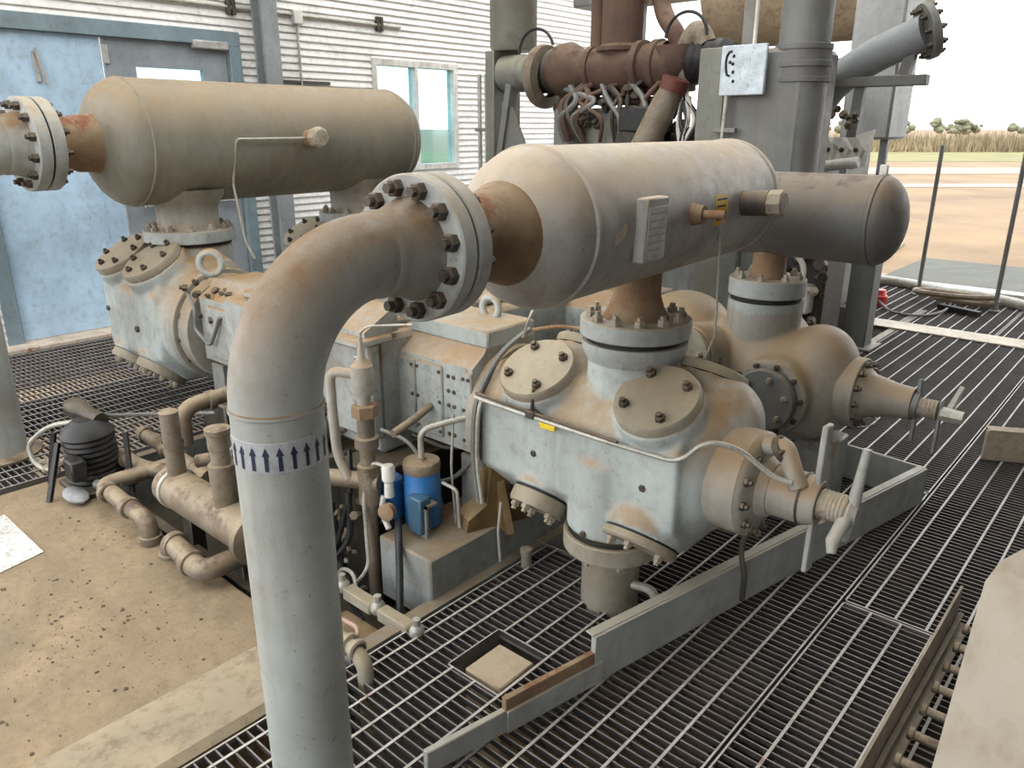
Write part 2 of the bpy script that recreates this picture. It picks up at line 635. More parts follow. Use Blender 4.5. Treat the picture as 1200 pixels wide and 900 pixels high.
wg = G()
for a in ((0.2, 1.75, 0, 5.2), (1.75, 4.0, 2.46, 5.2), (4.0, 5.5, 0, 5.2), (5.5, 6.74, 0, 1.2), (5.5, 6.74, 2.34, 5.2), (6.74, 9.4, 0, 5.2)):
    s_ = siding(*a)
    wg.add(s_.v, s_.f)
wall = struct('wall_left', wg, M_siding, 0)


def swall(name, g, mat, label=None, parent=None):
    o = obj(name, g, mat, parent, 38, label)
    if parent is None:
        o['kind'] = 'structure'
    return o


d1 = swall('door_1', G().box((WX - 0.05, 1.86, 0.03), (WX + 0.0, 2.80, 2.34), 0.004), M_bluedoor, 'pale blue steel door leaf')
swall('door_bolt', G().box((WX, 2.29, 1.98), (WX + 0.02, 2.325, 2.2), 0.004).tube(bend([(WX + 0.03, 2.31, 2.22), (WX + 0.035, 2.33, 2.1), (WX + 0.03, 2.36, 1.96)], 0.03), 0.012), M_plate, None, d1)
swall('seam', G().box((WX, 2.62, 0.1), (WX + 0.006, 2.632, 2.3)), M_bluedoor, None, d1)
dg2 = G()
dg2.qbox(WX - 0.05, WX, 2.82, 3.06, 0.03, 2.34).qbox(WX - 0.05, WX, 3.64, 3.88, 0.03, 2.34)
dg2.qbox(WX - 0.05, WX, 3.06, 3.64, 0.03, 1.5).qbox(WX - 0.05, WX, 3.06, 3.64, 2.13, 2.34)
d2 = swall('door_2', dg2, M_greydoor, 'grey door leaf coloured dark as if backlit, with a bright glazed lite')
swall('pane', G().box((WX - 0.03, 3.06, 1.5), (WX - 0.022, 3.64, 2.13)), M_glass, None, d2)
swall('hinge', G().box((WX, 2.80, 2.14), (WX + 0.02, 2.85, 2.28), 0.003), M_plate, None, d2)
swall('door_closer', G().box((WX, 3.55, 2.30), (WX + 0.07, 3.88, 2.37), 0.01), M_plate, None, d2)
swall('push_bar', G().cyl((WX + 0.05, 2.95, 1.02), (WX + 0.05, 3.8, 1.02), 0.018), M_plate, None, d2)
swall('trim_1', G().box((WX - 0.1, 1.74, 2.34), (WX + 0.05, 4.0, 2.46), 0.004), M_dooredge)
swall('trim_2', G().box((WX - 0.1, 3.89, 0), (WX + 0.05, 4.0, 2.34), 0.004), M_dooredge)
swall('trim_3', G().box((WX - 0.1, 1.74, 0), (WX + 0.05, 1.85, 2.34), 0.004), M_dooredge)
swall('baseboard_left', G().box((WX - 0.02, -3, -0.3), (-6.63, 9.2, 0.025), 0.005), paint('base_channel', (0.55, 0.45, 0.37), stain=0.4, rust=0.1, rough=0.6))
# window with two panes
wf = G()
for a in ((5.5, 5.56, 1.2, 2.34), (6.68, 6.74, 1.2, 2.34), (6.09, 6.13, 1.26, 2.28), (5.56, 6.68, 1.2, 1.26), (5.56, 6.68, 2.28, 2.34)):
    wf.qbox(WX - 0.08, WX + 0.04, *a)
w1 = swall('window_1', wf, M_white)
for y0, y1 in ((5.56, 6.09), (6.13, 6.68)):
    swall('pane', G().qbox(WX - 0.03, WX - 0.024, y0, y1, 1.26, 2.28), M_glass, None, w1)
# steel column by the door and its sheeting rail
col = swall('trim_4', G().qbox(WX + 0.05, WX + 0.07, 4.14, 4.30, 0, 5.2).qbox(WX + 0.2, WX + 0.22, 4.14, 4.30, 0, 5.2).qbox(WX + 0.07, WX + 0.2, 4.21, 4.23, 0, 5.2), M_post)
cd = thing('wall_conduit', (WX + 0.03, 4.4, 2.5), 'thin grey conduit run along the white siding above the doors', 'conduit')
obj('conduit_pipe', G().tube([(WX + 0.04, 1.2, 2.66), (WX + 0.04, 4.56, 2.66), (WX + 0.04, 5.9, 2.66)], 0.014), M_tubing, cd)
obj('drop_pipe', G().tube([(WX + 0.04, 4.62, 2.64), (WX + 0.04, 4.62, 1.2)], 0.012), M_tubing, cd)
obj('conduit_box', G().box((WX + 0.015, 4.57, 2.58), (WX + 0.08, 4.67, 2.70), 0.008), M_white, cd)
for y in (2.55, 3.95, 5.62):
    obj('conduit_clamp', G().box((WX + 0.01, y - 0.04, 2.6), (WX + 0.06, y - 0.005, 2.74), 0.004).box((WX + 0.01, y + 0.005, 2.6), (WX + 0.06, y + 0.04, 2.74), 0.004), M_bolt, cd)
obj('cross_strut', G().box((WX + 0.015, 4.36, 2.055), (WX + 0.05, 4.95, 2.085), 0.003), M_bolt, cd)

# roof: sheets on purlins, open sides; translucent strips added to let in top light
rg = G()
RZ = 5.2
for x0, x1 in ((-7.2, -6.7), (-5.6, -5.3), (-4.0, -3.7), (-2.4, -2.1), (-0.7, 2.3)):
    rg.qbox(x0, x1, -5.0, 9.6, RZ, RZ + 0.05)
roof = struct('ceiling', rg, M_roof, 0)
m = bpy.data.materials.new('added_rooflight_sheet')
m.use_nodes = True
t = m.node_tree
tr = nd(t, 'BsdfTranslucent')
tr.inputs[0].default_value = (0.9, 0.9, 0.88, 1)
t.links.new(tr.outputs[0], t.nodes['Material Output'].inputs[0])
for x0, x1 in ((-6.7, -5.6), (-5.3, -4.0), (-3.7, -2.4), (-2.1, -0.7)):
    o = obj('added_rooflight', G().qbox(x0, x1, -5.0, 9.6, RZ + 0.01, RZ + 0.016), m, roof, 0)
for y in (-4.9, -1.0, 2.9, 9.5):
    obj('purlin', G().qbox(-7.2, 2.2, y - 0.05, y + 0.05, RZ - 0.2, RZ), M_post, roof, 0)
struct('light_block_wall', G().qbox(2.2, 2.35, -5.0, 9.4, -1.1, RZ), paint('light_block_dark', (0.07, 0.07, 0.068), stain=0.2, rough=0.7), 0)  # unseen wall, added to shut out light from the right; dark against bounce

# land outside: field, green band, dirt track, reeds and trees, laid out square to the track
RT = Matrix.Rotation(YAW, 4, 'Z')


def land(name, a0, a1, d0, d1, z, mat, label, cat='ground'):
    g = G()
    n = 24
    vs, fs = [], []
    for i in range(n + 1):
        for d in (d0, d1):
            a = a0 + (a1 - a0) * i / n
            vs.append(RT @ V((a, d + 0.012 * (d1 - d0) * math.sin(i * 2.1 + d), z)))
    for i in range(n):
        fs.append((2 * i, 2 * i + 2, 2 * i + 3, 2 * i + 1))
    g.add(vs, fs)
    o = obj(name, g, mat, None, 0)
    o['kind'] = 'structure'
    o['label'] = label
    return o


M_field = paint('dry_grass', (0.185, 0.12, 0.064), stain=0.25, rough=0.95, var=0.3, scale=0.12, bump=0)
land('ground_field', -900, 900, -400, 1500, -1.0, M_field, 'dry yellow grass field outside')
land('ground_green', -200, 300, 66, 92, -0.985, paint('green_grass', (0.155, 0.145, 0.05), stain=0.2, rough=0.95, var=0.3, scale=0.15, bump=0), 'green grass band before the reeds')
land('ground_track', -200, 300, 48, 56, -0.98, paint('track_dirt', (0.27, 0.215, 0.165), stain=0.15, rough=0.95, var=0.15, scale=0.2, bump=0), 'pale dirt track crossing the field')
land('ground_track_near', -200, 300, 37, 39.5, -0.98, MATS['track_dirt'], 'thin pale wheel track across the field')
M_pad = paint('pad_concrete', (0.062, 0.065, 0.053), stain=0.2, rough=0.8)
pad = G().box((-3.6, 10.2, -1.1), (7, 15.2, -0.55), 0.02)
o = obj('ground_pad', pad, M_pad)
o['kind'] = 'structure'
o['label'] = 'grey-green concrete pad beside the platform'
pth = G().prism([(-3.65, 9.5), (-5.6, 9.5), (-8.2, 21.0), (-5.2, 20.0), (-4.6, 15.4), (-3.65, 15.3)], (0, 0, -0.99), (1, 0, 0), (0, 1, 0), (0, 0, 1), 0.06)
o = obj('ground_path', pth, paint('path_sand', (0.24, 0.19, 0.145), stain=0.2, rough=0.9))
o['kind'] = 'structure'
o['label'] = 'pale sandy path beside the pad'
# reeds: nobody could count them
rd = G()
for i in range(9000):
    a = random.uniform(5, 120)
    d = random.uniform(92, 118)
    h = random.uniform(1.5, 2.6) * (0.75 + 0.25 * math.sin(a * 0.13 + d * 0.2))
    w = random.uniform(0.08, 0.22)
    p = RT @ V((a, d, -1.0))
    q = V((random.uniform(-1, 1), random.uniform(-1, 1), 0)).normalized() * w
    tp = p + V((random.uniform(-0.4, 0.4), random.uniform(-0.4, 0.4), h))
    k = q.cross(V((0, 0, 1)))
    rd.add([p + q, p - q * 0.5 + k * 0.8, p - q * 0.5 - k * 0.8, tp], [(0, 1, 3), (1, 2, 3), (2, 0, 3)])
tag(obj('reed_belt', rd, paint('reeds', (0.22, 0.175, 0.10), stain=0.3, rough=0.95, var=0.45, scale=0.25, bump=0), None, 0), 'belt of tall dry reeds along the far edge of the field', 'reeds', kind='stuff')
M_leaf = paint('tree_leaves', (0.14, 0.145, 0.09), stain=0.3, rough=0.9, var=0.4, scale=0.4, bump=0)
M_bark = paint('tree_bark', (0.12, 0.09, 0.06), rough=0.9)
TREES = [(57, 150, 4.3, 'small far tree just right of the tall grey casing'), (73, 152, 3.9, 'far bush left of the taller handrail post'), (83, 150, 4.3, 'round far tree right of the taller handrail post'), (91.5, 172, 4.8, 'pale far tree left of the rightmost pair'),
         (62, 150, 4.6, 'leftmost far tree rising behind the reeds beside the grey cabinet'), (67.5, 158, 3.4, 'low round bush between the far trees behind the reeds'),
         (78, 165, 4.4, 'far tree above the taller handrail post'), (88, 160, 3.7, 'low far bush between the two handrail posts'),
         (99, 155, 4.7, 'far tree at the right edge of the view'), (95, 168, 4.2, 'far tree half hidden beside the rightmost tree')]
for a, d, h, lb in TREES:
    p = RT @ V((a, d, -1.0))
    t_ = thing('tree', p, lb, 'tree', 'far trees behind the reeds')
    g = G()
    for k in range(14):
        q = p + V((random.gauss(0, h * 0.28), random.gauss(0, h * 0.28), h * random.uniform(0.45, 0.9)))
        r = h * random.uniform(0.10, 0.2)
        g.ball(q, r, r, r * 0.8, 8, 6)
    obj('crown', g, M_leaf, t_, 0)
    obj('trunk', G().cyl(p, p + V((0, 0, h * 0.6)), 0.12, 0.06, 8), M_bark, t_)

# ------------------------------------------------------------------ pressure vessels and their pipes
Z = V((0, 0, 1))


class Axis:
    """point along a vessel axis: s along it, angle f round it (0 = side towards +x, 90 = top)"""
    def __init__(s, p, yaw):
        a = math.radians(yaw)
        s.p, s.d, s.e = V(p), V((-math.sin(a), math.cos(a), 0)), V((math.cos(a), math.sin(a), 0))

    def at(s, t, z=0.0):
        return s.p + s.d * t + Z * z

    def on(s, t, f, r):
        f = math.radians(f)
        return s.p + s.d * t + (s.e * math.cos(f) + Z * math.sin(f)) * r

    def n(s, f):
        f = math.radians(f)
        return s.e * math.cos(f) + Z * math.sin(f)


def head(r, dep, t, sgn, n=8):
    """half-ellipse profile points from the shell edge to the pole"""
    return [(r * math.cos(math.pi / 2 * i / n), t + sgn * dep * math.sin(math.pi / 2 * i / n)) for i in range(n + 1)]


def vessel(name, A, s0, s1, r, dep, mat, label, cat='tank', loc=None):
    t_ = thing(name, loc or A.at(s0, -r), label, cat)
    pr = [(max(a, 0), b) for a, b in reversed(head(r, dep, s0, -1))] + [(a, b) for a, b in head(r, dep, s1, 1)]
    pr[0] = (0, pr[0][1])
    pr[-1] = (0, pr[-1][1])
    obj('shell', G().lathe(A.p, A.d, pr, 72), mat, t_, 60)
    for s_ in (s0, s1):
        obj('weld_seam', G().lathe(A.p, A.d, [(r - 0.002, s_ - 0.013), (r + 0.005, s_ - 0.008), (r + 0.005, s_ + 0.006), (r - 0.002, s_ + 0.010)], 72), mat, t_)
    return t_


# front vessel
A1 = Axis((-1.35, 2.18, 1.40), 4)
R1 = 0.208
v1 = vessel('pulsation_bottle', A1, -0.63, 0.61, R1, 0.165, M_vessel, 'large grey dusty pressure vessel in front, bolted to the nearest elbow pipe')
obj('inlet_neck', G().lathe(A1.p, A1.d, [(0.140, -0.740), (0.128, -0.760), (0.116, -0.79), (0.106, -0.84), (0.098, -0.89), (0.100, -0.94), (0.110, -0.985)], 40), M_rust, v1, label='rusty tapered neck')
fl = flange(v1, A1.at(-0.985), A1.d, 0.160, 0.044, M_flange, segs=64)
ring_bolts(fl, A1.at(-0.985), A1.d, 0.132, 12, 0.019, 0.2, ME_BOLT)
obj('gasket', G().lathe(A1.p, A1.d, [(0.149, -1.036), (0.149, -1.028)], 48), M_gasket, v1)
# outlet nozzle down to the cylinder
NX = V((-1.37, 2.18, 0))
obj('outlet_neck', G().lathe(NX, Z, [(0.094, 1.245), (0.082, 1.215), (0.079, 1.16), (0.080, 1.12), (0.095, 1.075), (0.112, 1.045), (0.112, 1.03)], 36), M_rust, v1, label='rusty outlet neck')
fl = flange(v1, NX + Z * 1.045, Z, 0.188, 0.058, M_flange, segs=64)
ring_bolts(fl, NX + Z * 1.045, Z, 0.152, 12, 0.019, 0.13, ME_BOLTP)
# name plate on a bracket, labels, couplings
c = A1.on(-0.39, -2, R1 + 0.03)
Mx = Matrix((A1.d, A1.n(88), A1.n(-2))).transposed().to_4x4()
Mx.translation = c
pb = obj('name_plate_bracket', G().box((-0.06, -0.085, -0.035), (0.06, 0.085, 0.0), 0.004, Mx), M_vessel, v1)
obj('name_plate', G().box((-0.052, -0.078, 0.0), (0.052, 0.062, 0.003), 0.001, Mx), M_plate, pb, label='worn grey name plate')
g = G()
for k in range(6):
    y = 0.045 - k * 0.019
    g.box((-0.042, y - 0.002, 0.003), (0.042 - 0.02 * (k % 3 == 2), y + 0.002, 0.0034), 0, Mx)
obj('plate_print', g, flat('faint_print', (0.25, 0.25, 0.25)), pb)


def sticker(A, r, s0, s1, f0, f1, mat, name, parent, lines=0, ink=None):
    g = G()
    n = 6
    vs, fs = [], []
    for i in range(n + 1):
        f = f0 + (f1 - f0) * i / n
        for s_ in (s0, s1):
            vs.append(A.on(s_, f, r + 0.0012))
            vs.append(A.on(s_, f, r - 0.001))
    for i in range(n):
        a, b = i * 4, i * 4 + 4
        fs += [(a, a + 2, b + 2, b), (a + 1, b + 1, b + 3, a + 3), (a, b, b + 1, a + 1), (a + 2, a + 3, b + 3, b + 2)]
    fs += [(0, 1, 3, 2), (n * 4, n * 4 + 2, n * 4 + 3, n * 4 + 1)]
    g.add(vs, fs)
    p = obj(name, g, mat, parent)
    for k in range(lines):
        f = f1 - (k + 0.7) * (f1 - f0) / (lines + 0.6)
        h = G()
        vs = []
        for ff in (f - 0.8, f + 0.8):
            for s_ in (s0 + 0.006, s1 - 0.006 - 0.012 * (k % 2)):
                vs.append(A.on(s_, ff, r + 0.0016))
        h.add(vs, [(0, 1, 3, 2)])
        obj('print_line', h, ink or M_ink, p)
    return p


sticker(A1, R1, 0.065, 0.155, -12, 14, M_yellow, 'warning_label', v1, 4)
g = G()
pts = [(a - 0.12, b) for a, b in ((-0.43, -4), (-0.385, 2), (-0.375, 9), (-0.385, 11), (-0.43, 4), (-0.438, -1))]
g.add([A1.on(a, b - 6, R1 + 0.0012) for a, b in pts], [tuple(range(6))])
obj('faded_sticker', g, paint('faded_sticker', (0.55, 0.48, 0.30), stain=0.4, scale=6), v1)
obj('small_coupling', G().cyl(A1.on(-0.10, 2, R1 - 0.01), A1.on(-0.10, 2, R1 + 0.035), 0.034, 0.026).cyl(A1.on(-0.10, 2, R1 + 0.03), A1.on(-0.10, 2, R1 + 0.10), 0.013), M_rust, v1)
cp = obj('side_coupling', G().cyl(A1.on(0.295, 3, R1 - 0.02), A1.on(0.295, 3, R1 + 0.085), 0.042), M_bolt, v1)
obj('coupling_plug', G().lathe(A1.on(0.295, 3, R1 + 0.08), A1.n(3), [(0, 0), (0.040, 0), (0.043, 0.012), (0.043, 0.05), (0.035, 0.056), (0, 0.056)], 8), M_boltp, cp)
obj('tell_tale_wire', G().tube([A1.on(0.11, -8, R1 + 0.003), A1.on(0.12, -25, R1 + 0.02), (-1.13, 2.29, 1.0), (-1.165, 2.26, 0.86)], 0.0042, 6), M_tubing, v1)

# elbow pipe from the floor up to the front vessel
ep = thing('elbow_pipe', A1.at(-1.45, -2.4), 'pale green-grey riser pipe in the foreground, curving into the front vessel', 'pipe')
RP = 0.0875
cB = A1.at(-1.20, -0.25)
path = [A1.at(-1.45, -2.45), A1.at(-1.45, -1.4), A1.at(-1.45, -0.6), A1.at(-1.45, -0.26)] + arc(cB, -A1.d, Z, 0.25, 0, math.pi / 2, 20) + [A1.at(-1.17)]
obj('pipe_run', G().tube(path, RP, 48), M_pipe, ep, 60)
for s_, z in ((-1.45, -0.25),):
    obj('weld_seam', G().lathe(A1.at(s_, z), Z, [(RP - 0.002, -0.007), (RP + 0.003, -0.003), (RP + 0.003, 0.003), (RP - 0.002, 0.007)], 48), M_pipe, ep)
obj('weld_neck', G().lathe(A1.p, A1.d, [(RP - 0.003, -1.195), (RP + 0.003, -1.185), (RP + 0.002, -1.165), (0.094, -1.13), (0.112, -1.08), (0.112, -1.07)], 48), M_pipe, ep)
fl = flange(ep, A1.at(-1.08), -A1.d, 0.160, 0.044, M_flange, segs=64)
ring_bolts(fl, A1.at(-1.08), -A1.d, 0.132, 12, 0.020, 0.2)
# painted band with arrows
band = obj('marking_band', G().lathe(A1.at(-1.45), Z, [(RP, -0.357), (RP + 0.0012, -0.356), (RP + 0.0012, -0.296), (RP, -0.295)], 64), paint('band_paint', (0.42, 0.44, 0.47), stain=0.2, scale=4), ep)
ctr = A1.at(-1.45)
for k in range(22):
    a0 = 2 * math.pi * k / 22
    P = []
    for x, z in ((-0.0035, -0.350), (0.0035, -0.350), (0.0035, -0.320), (0.0072, -0.320), (0, -0.303), (-0.0072, -0.320), (-0.0035, -0.320)):
        a = a0 + x / RP
        P.append(ctr + V((math.cos(a) * (RP + 0.0022), math.sin(a) * (RP + 0.0022), z)))
    g = G().add(P, [(0, 1, 2, 6), (5, 2, 3, 4), (5, 6, 2)])
    obj('arrow_mark', g, M_navy, band, 0)
g = G()
for a, b in (((0.21, 0.0), (0.23, 0.02)), ((0.215, 0.02), (0.228, -0.002)), ((0.2, 0.008), (0.24, 0.012))):
    pass

# left vessel on the far side of the frame
A2 = Axis((-4.6, 2.0, 1.57), 3)
R2 = 0.345
v2 = vessel('pulsation_bottle', A2, -0.07, 1.86, R2, 0.20, M_vessel2, 'long olive-grey pressure vessel at left, in front of the blue door')
obj('inlet_neck', G().lathe(A2.p, A2.d, [(0.19, -0.215), (0.165, -0.23), (0.15, -0.26), (0.145, -0.34), (0.135, -0.36), (0.138, -0.41), (0.16, -0.48)], 40), M_rust, v2, label='rusty short inlet neck')
fl = flange(v2, A2.at(-0.47), A2.d, 0.232, 0.06, M_flange, segs=56)
ring_bolts(fl, A2.at(-0.47), A2.d, 0.195, 12, 0.022, 0.2)
obj('gasket', G().lathe(A2.p, A2.d, [(0.222, -0.542), (0.222, -0.528)], 48), M_gasket, v2)
N2 = V((-4.6, 2.24, 0))
obj('outlet_neck', G().lathe(N2, Z, [(0.25, 1.31), (0.215, 1.26), (0.19, 1.225), (0.175, 1.20), (0.175, 1.10), (0.19, 1.07), (0.20, 1.05)], 40), M_cast, v2, label='pale outlet neck')
fl = flange(v2, N2 + Z * 1.075, Z, 0.262, 0.07, M_flange, segs=56)
ring_bolts(fl, N2 + Z * 1.075, Z, 0.222, 12, 0.022, 0.1, ME_BOLTP)
N4 = V((-4.68, 3.55, 0))
obj('outlet_neck', G().lathe(N4, Z, [(0.24, 1.31), (0.20, 1.25), (0.175, 1.2), (0.175, 1.10), (0.20, 1.05)], 32), M_cast, v2)
fl = flange(v2, N4 + Z * 1.075, Z, 0.262, 0.07, M_flange, segs=48)
ring_bolts(fl, N4 + Z * 1.075, Z, 0.222, 12, 0.022, 0.1, ME_BOLTP)
cp = obj('side_coupling', G().cyl(A2.on(0.93, 3, R2 - 0.02), A2.on(0.93, 3, R2 + 0.07), 0.055), M_rust, v2)
obj('coupling_plug', G().lathe(A2.on(0.93, 3, R2 + 0.06), A2.n(3), [(0, 0), (0.066, 0), (0.066, 0.05), (0.05, 0.065), (0, 0.065)], 8), M_boltp, cp)
obj('sample_tube', G().tube(bend([A2.on(0.90, 3, R2 + 0.03), A2.on(0.40, 3, R2 + 0.02), A2.on(0.40, -40, R2 + 0.02), (-4.28, 2.42, 1.0), (-4.25, 2.45, 0.9)], 0.03), 0.008, 8), M_tubing, v2)
ep2 = thing('elbow_pipe', (-4.55, 0.95, -1.1), 'grey riser pipe at the left edge, flanged to the long olive-grey vessel', 'pipe')
RQ = 0.143
cB = A2.at(-0.69, -0.31)
path = [A2.at(-1.0, -2.65), A2.at(-1.0, -1.5), A2.at(-1.0, -0.32)] + arc(cB, -A2.d, Z, 0.31, 0, math.pi / 2, 16) + [A2.at(-0.66)]
obj('pipe_run', G().tube(path, RQ, 40), M_pipe, ep2, 60)
obj('weld_neck', G().lathe(A2.p, A2.d, [(RQ - 0.003, -0.70), (RQ + 0.004, -0.69), (RQ + 0.003, -0.66), (0.155, -0.625), (0.172, -0.59)], 40), M_pipe, ep2)
fl = flange(ep2, A2.at(-0.60), -A2.d, 0.232, 0.06, M_flange, segs=56)
ring_bolts(fl, A2.at(-0.60), -A2.d, 0.195, 12, 0.024, 0.2)
obj('floor_collar', G().lathe(A2.at(-1.0, -1.57), Z, [(RQ, 0), (0.21, 0), (0.21, 0.012), (RQ, 0.02)], 40), M_oilpipe, ep2)

# rear vessel lying across, over the rear cylinder
class AxisX(Axis):
    def __init__(s, p):
        s.p, s.d, s.e = V(p), V((1, 0, 0)), V((0, -1, 0))


A3 = AxisX((-1.39, 3.28, 1.30))
v3 = vessel('pulsation_bottle', A3, -1.0, 0.43, 0.175, 0.10, M_vessel3, 'dark grey vessel with a rust-blotched top, behind the front vessel')
obj('outlet_neck', G().lathe((-1.39, 3.28, 0), Z, [(0.085, 1.16), (0.072, 1.13), (0.072, 1.06), (0.085, 1.02), (0.10, 1.0)], 32), M_rust, v3, label='rusty outlet neck')
fl = flange(v3, (-1.39, 3.28, 1.025), Z, 0.165, 0.075, M_flange, segs=48)
ring_bolts(fl, (-1.39, 3.28, 1.025), Z, 0.132, 8, 0.018, 0.2, ME_BOLTP)
obj('lifting_lug', G().box((-0.985, 3.27, 1.46), (-0.955, 3.29, 1.515), 0.004), M_white, v3)
obj('probe_boss', G().cyl(A3.on(0.03, 12, 0.17), A3.on(0.03, 12, 0.195), 0.016), M_red, v3)
obj('instrument_wire', G().tube([A3.on(0.03, 12, 0.195), A3.on(-0.1, 20, 0.21), (-1.5, 3.03, 1.42)], 0.004, 6), M_tubing, v3)

# ------------------------------------------------------------------ compressor cylinders
def valve_cover(parent, c, n, r, th=0.03, nb=4, s=0.015, ph=0.6, me=None, mat=None, rim=True):
    n = V(n).normalized()
    c = V(c)
    g = G().lathe(c - n * th, n, [(0, 0), (r, 0), (r, th * 0.75), (r - 0.006, th), (0, th)], 44)
    p = obj('valve_cover', g, mat or M_cover, parent)
    if rim:
        obj('valve_gasket', G().lathe(c - n * (th + 0.008), n, [(r * 0.985, 0), (r * 0.985, 0.01)], 44), M_gasket, p)
    ring_bolts(p, c, n, r * 0.72, nb, s, ph, me or ME_BOLT)
    return p


# --- front cylinder
cx, cy, cz = -1.43, 2.18, 0.57
c1 = thing('compressor_cylinder', (cx, cy, 0), 'nearest pale green-grey compressor cylinder, with two round valve covers facing up', 'cylinder')
g = G()
oct_ = [(-0.235, -0.14), (-0.13, -0.25), (0.13, -0.25), (0.235, -0.14), (0.235, 0.12), (0.13, 0.25), (-0.13, 0.25), (-0.235, 0.12)]
g.prism(oct_, (-1.885, cy, cz), (0, 1, 0), (0, 0, 1), (1, 0, 0), 0.84)
g.ball((-1.09, cy, cz + 0.01), 0.16, 0.225, 0.245)
UPF = V((0, -0.52, 0.85)).normalized()
UPB = V((0, 0.52, 0.85)).normalized()
for x in (-1.665, -1.175):
    g.cyl((x, cy, cz), V((x, cy, cz)) + UPF * 0.292, 0.148, n=36)
    g.cyl((x, cy, cz), V((x, cy, cz)) + UPB * 0.300, 0.148, n=36)
g.cyl((-1.37, cy, cz), (-1.37, cy, 0.975), 0.158, n=40)
g.ball((-1.09, cy + 0.09, cz + 0.13), 0.16, 0.18, 0.17)
DNF = V((0, -0.62, -0.78)).normalized()
for x, r in ((-1.63, 0.115), (-1.19, 0.135)):
    g.cyl((x, cy, cz), V((x, cy, cz)) + DNF * (0.27 if x < -1.4 else 0.29), r, n=32)
g.cyl((-1.36, cy - 0.08, cz), (-1.36, cy - 0.10, 0.295), 0.172, 0.165, n=36)
body = cast('body', g, M_cyl, c1, 0.010, 8)
obj('nozzle_flange', G().lathe((-1.37, cy, 0), Z, [(0.160, 0.90), (0.172, 0.925), (0.180, 0.945), (0.180, 0.968), (0.0, 0.968)], 56), M_flange, c1)
obj('nozzle_gasket', G().lathe((-1.37, cy, 0), Z, [(0.165, 0.966), (0.165, 0.990)], 56), M_gasket, c1)
for x in (-1.665, -1.175):
    valve_cover(c1, V((x, cy, cz)) + UPF * 0.325, UPF, 0.142, 0.034, 4, 0.017, 0.65)
    valve_cover(c1, V((x, cy, cz)) + UPB * 0.335, UPB, 0.142, 0.034, 4, 0.017, 0.65)
valve_cover(c1, V((-1.63, cy, cz)) + DNF * 0.335, DNF, 0.108, 0.055, 5, 0.018, 0.2, ME_BOLTP)
valve_cover(c1, V((-1.19, cy, cz)) + DNF * 0.325, DNF, 0.13, 0.03, 5, 0.016, 0.2, ME_BOLTP)
# discharge flange at the bottom and the drain piece through the floor
BX = V((-1.36, cy - 0.10, 0))
obj('bottom_gasket', G().lathe(BX, Z, [(0.160, 0.286), (0.160, 0.300)], 48), M_gasket, c1)
bf = flange(c1, BX + Z * 0.222, -Z, 0.175, 0.066, M_cover, segs=48, n=8, s=0.015, me=ME_BOLTP)
obj('drain_neck', G().lathe(BX, Z, [(0.0, -0.3), (0.105, -0.3), (0.105, 0.15), (0.118, 0.17), (0.118, 0.225)], 36), M_cover, c1)
obj('drain_elbow', G().tube(bend([BX + V((0.06, -0.02, 0.1)), BX + V((0.17, 0.02, 0.09)), BX + V((0.19, 0.03, 0.02))], 0.03), 0.017, 10), M_tubing, c1)
# outer head, clearance pocket and its lever bars
hd = flange(c1, (-0.885, cy, cz + 0.005), (1, 0, 0), 0.172, 0.15, M_cast, segs=56, name='outer_head')
obj('pocket_flange', G().lathe((-0.885, cy, cz + 0.005), (1, 0, 0), [(0.172, 0), (0.165, 0.012), (0.150, 0.018), (0.10, 0.03), (0.086, 0.06), (0, 0.06)], 48), M_cast, c1)
ring_bolts(hd, (-0.872, cy, cz + 0.005), (1, 0, 0), 0.148, 12, 0.015, 0.1)
pk = obj('pocket_neck', G().lathe((-0.86, cy, cz + 0.005), (1, 0, 0), [(0.088, 0), (0.082, 0.02), (0.080, 0.14), (0.066, 0.175), (0, 0.175)], 36), M_cast, c1)
obj('neck_ring', G().lathe((-0.735, cy, cz + 0.005), (1, 0, 0), [(0.083, 0), (0.085, 0.004), (0.083, 0.008)], 36), M_bolt, pk)
st = G().lathe((-0.70, cy, cz + 0.005), (1, 0, 0), [(0, 0)] + [(0.044 + 0.004 * (i % 2), 0.006 * i) for i in range(1, 17)] + [(0, 0.1)], 28)
obj('threaded_stem', st, M_boltp, c1)
obj('lock_bar', G().beam((-0.70, cy + 0.02, cz + 0.25), (-0.695, cy - 0.02, cz - 0.22), 0.052, 0.018, (1, 0, 0), 0.004).lathe((-0.715, cy, cz + 0.005), (1, 0, 0), [(0, 0), (0.052, 0), (0.052, 0.03), (0, 0.03)], 24), M_toe, c1)
obj('pocket_handle', G().tube([(-0.585, cy + 0.03, cz + 0.20), (-0.59, cy + 0.01, cz + 0.09), (-0.595, cy, cz), (-0.597, cy - 0.02, cz - 0.08)], [0.013, 0.016, 0.022, 0.014], 12).lathe((-0.625, cy, cz), (1, 0, 0), [(0, 0), (0.040, 0), (0.044, 0.03), (0.03, 0.05), (0, 0.055)], 20).tube([(-0.60, cy - 0.02, cz), (-0.61, cy - 0.09, cz - 0.06), (-0.605, cy - 0.1, cz - 0.09)], [0.022, 0.02, 0.014], 10), M_toe, c1)
obj('pocket_elbow', G().tube(bend([(-0.86, cy - 0.02, cz + 0.15), (-0.80, cy - 0.03, cz + 0.17), (-0.76, cy - 0.05, cz + 0.10), (-0.74, cy - 0.05, cz + 0.06)], 0.05), [0.034] * 3 + [0.03] * 13 if False else 0.03, 12), M_cast, c1)
ef = flange(c1, (-0.80, cy - 0.03, cz + 0.16), (0.8, 0, 0.6), 0.045, 0.02, M_bolt, segs=24, n=4, s=0.008, name='pocket_elbow_flange')
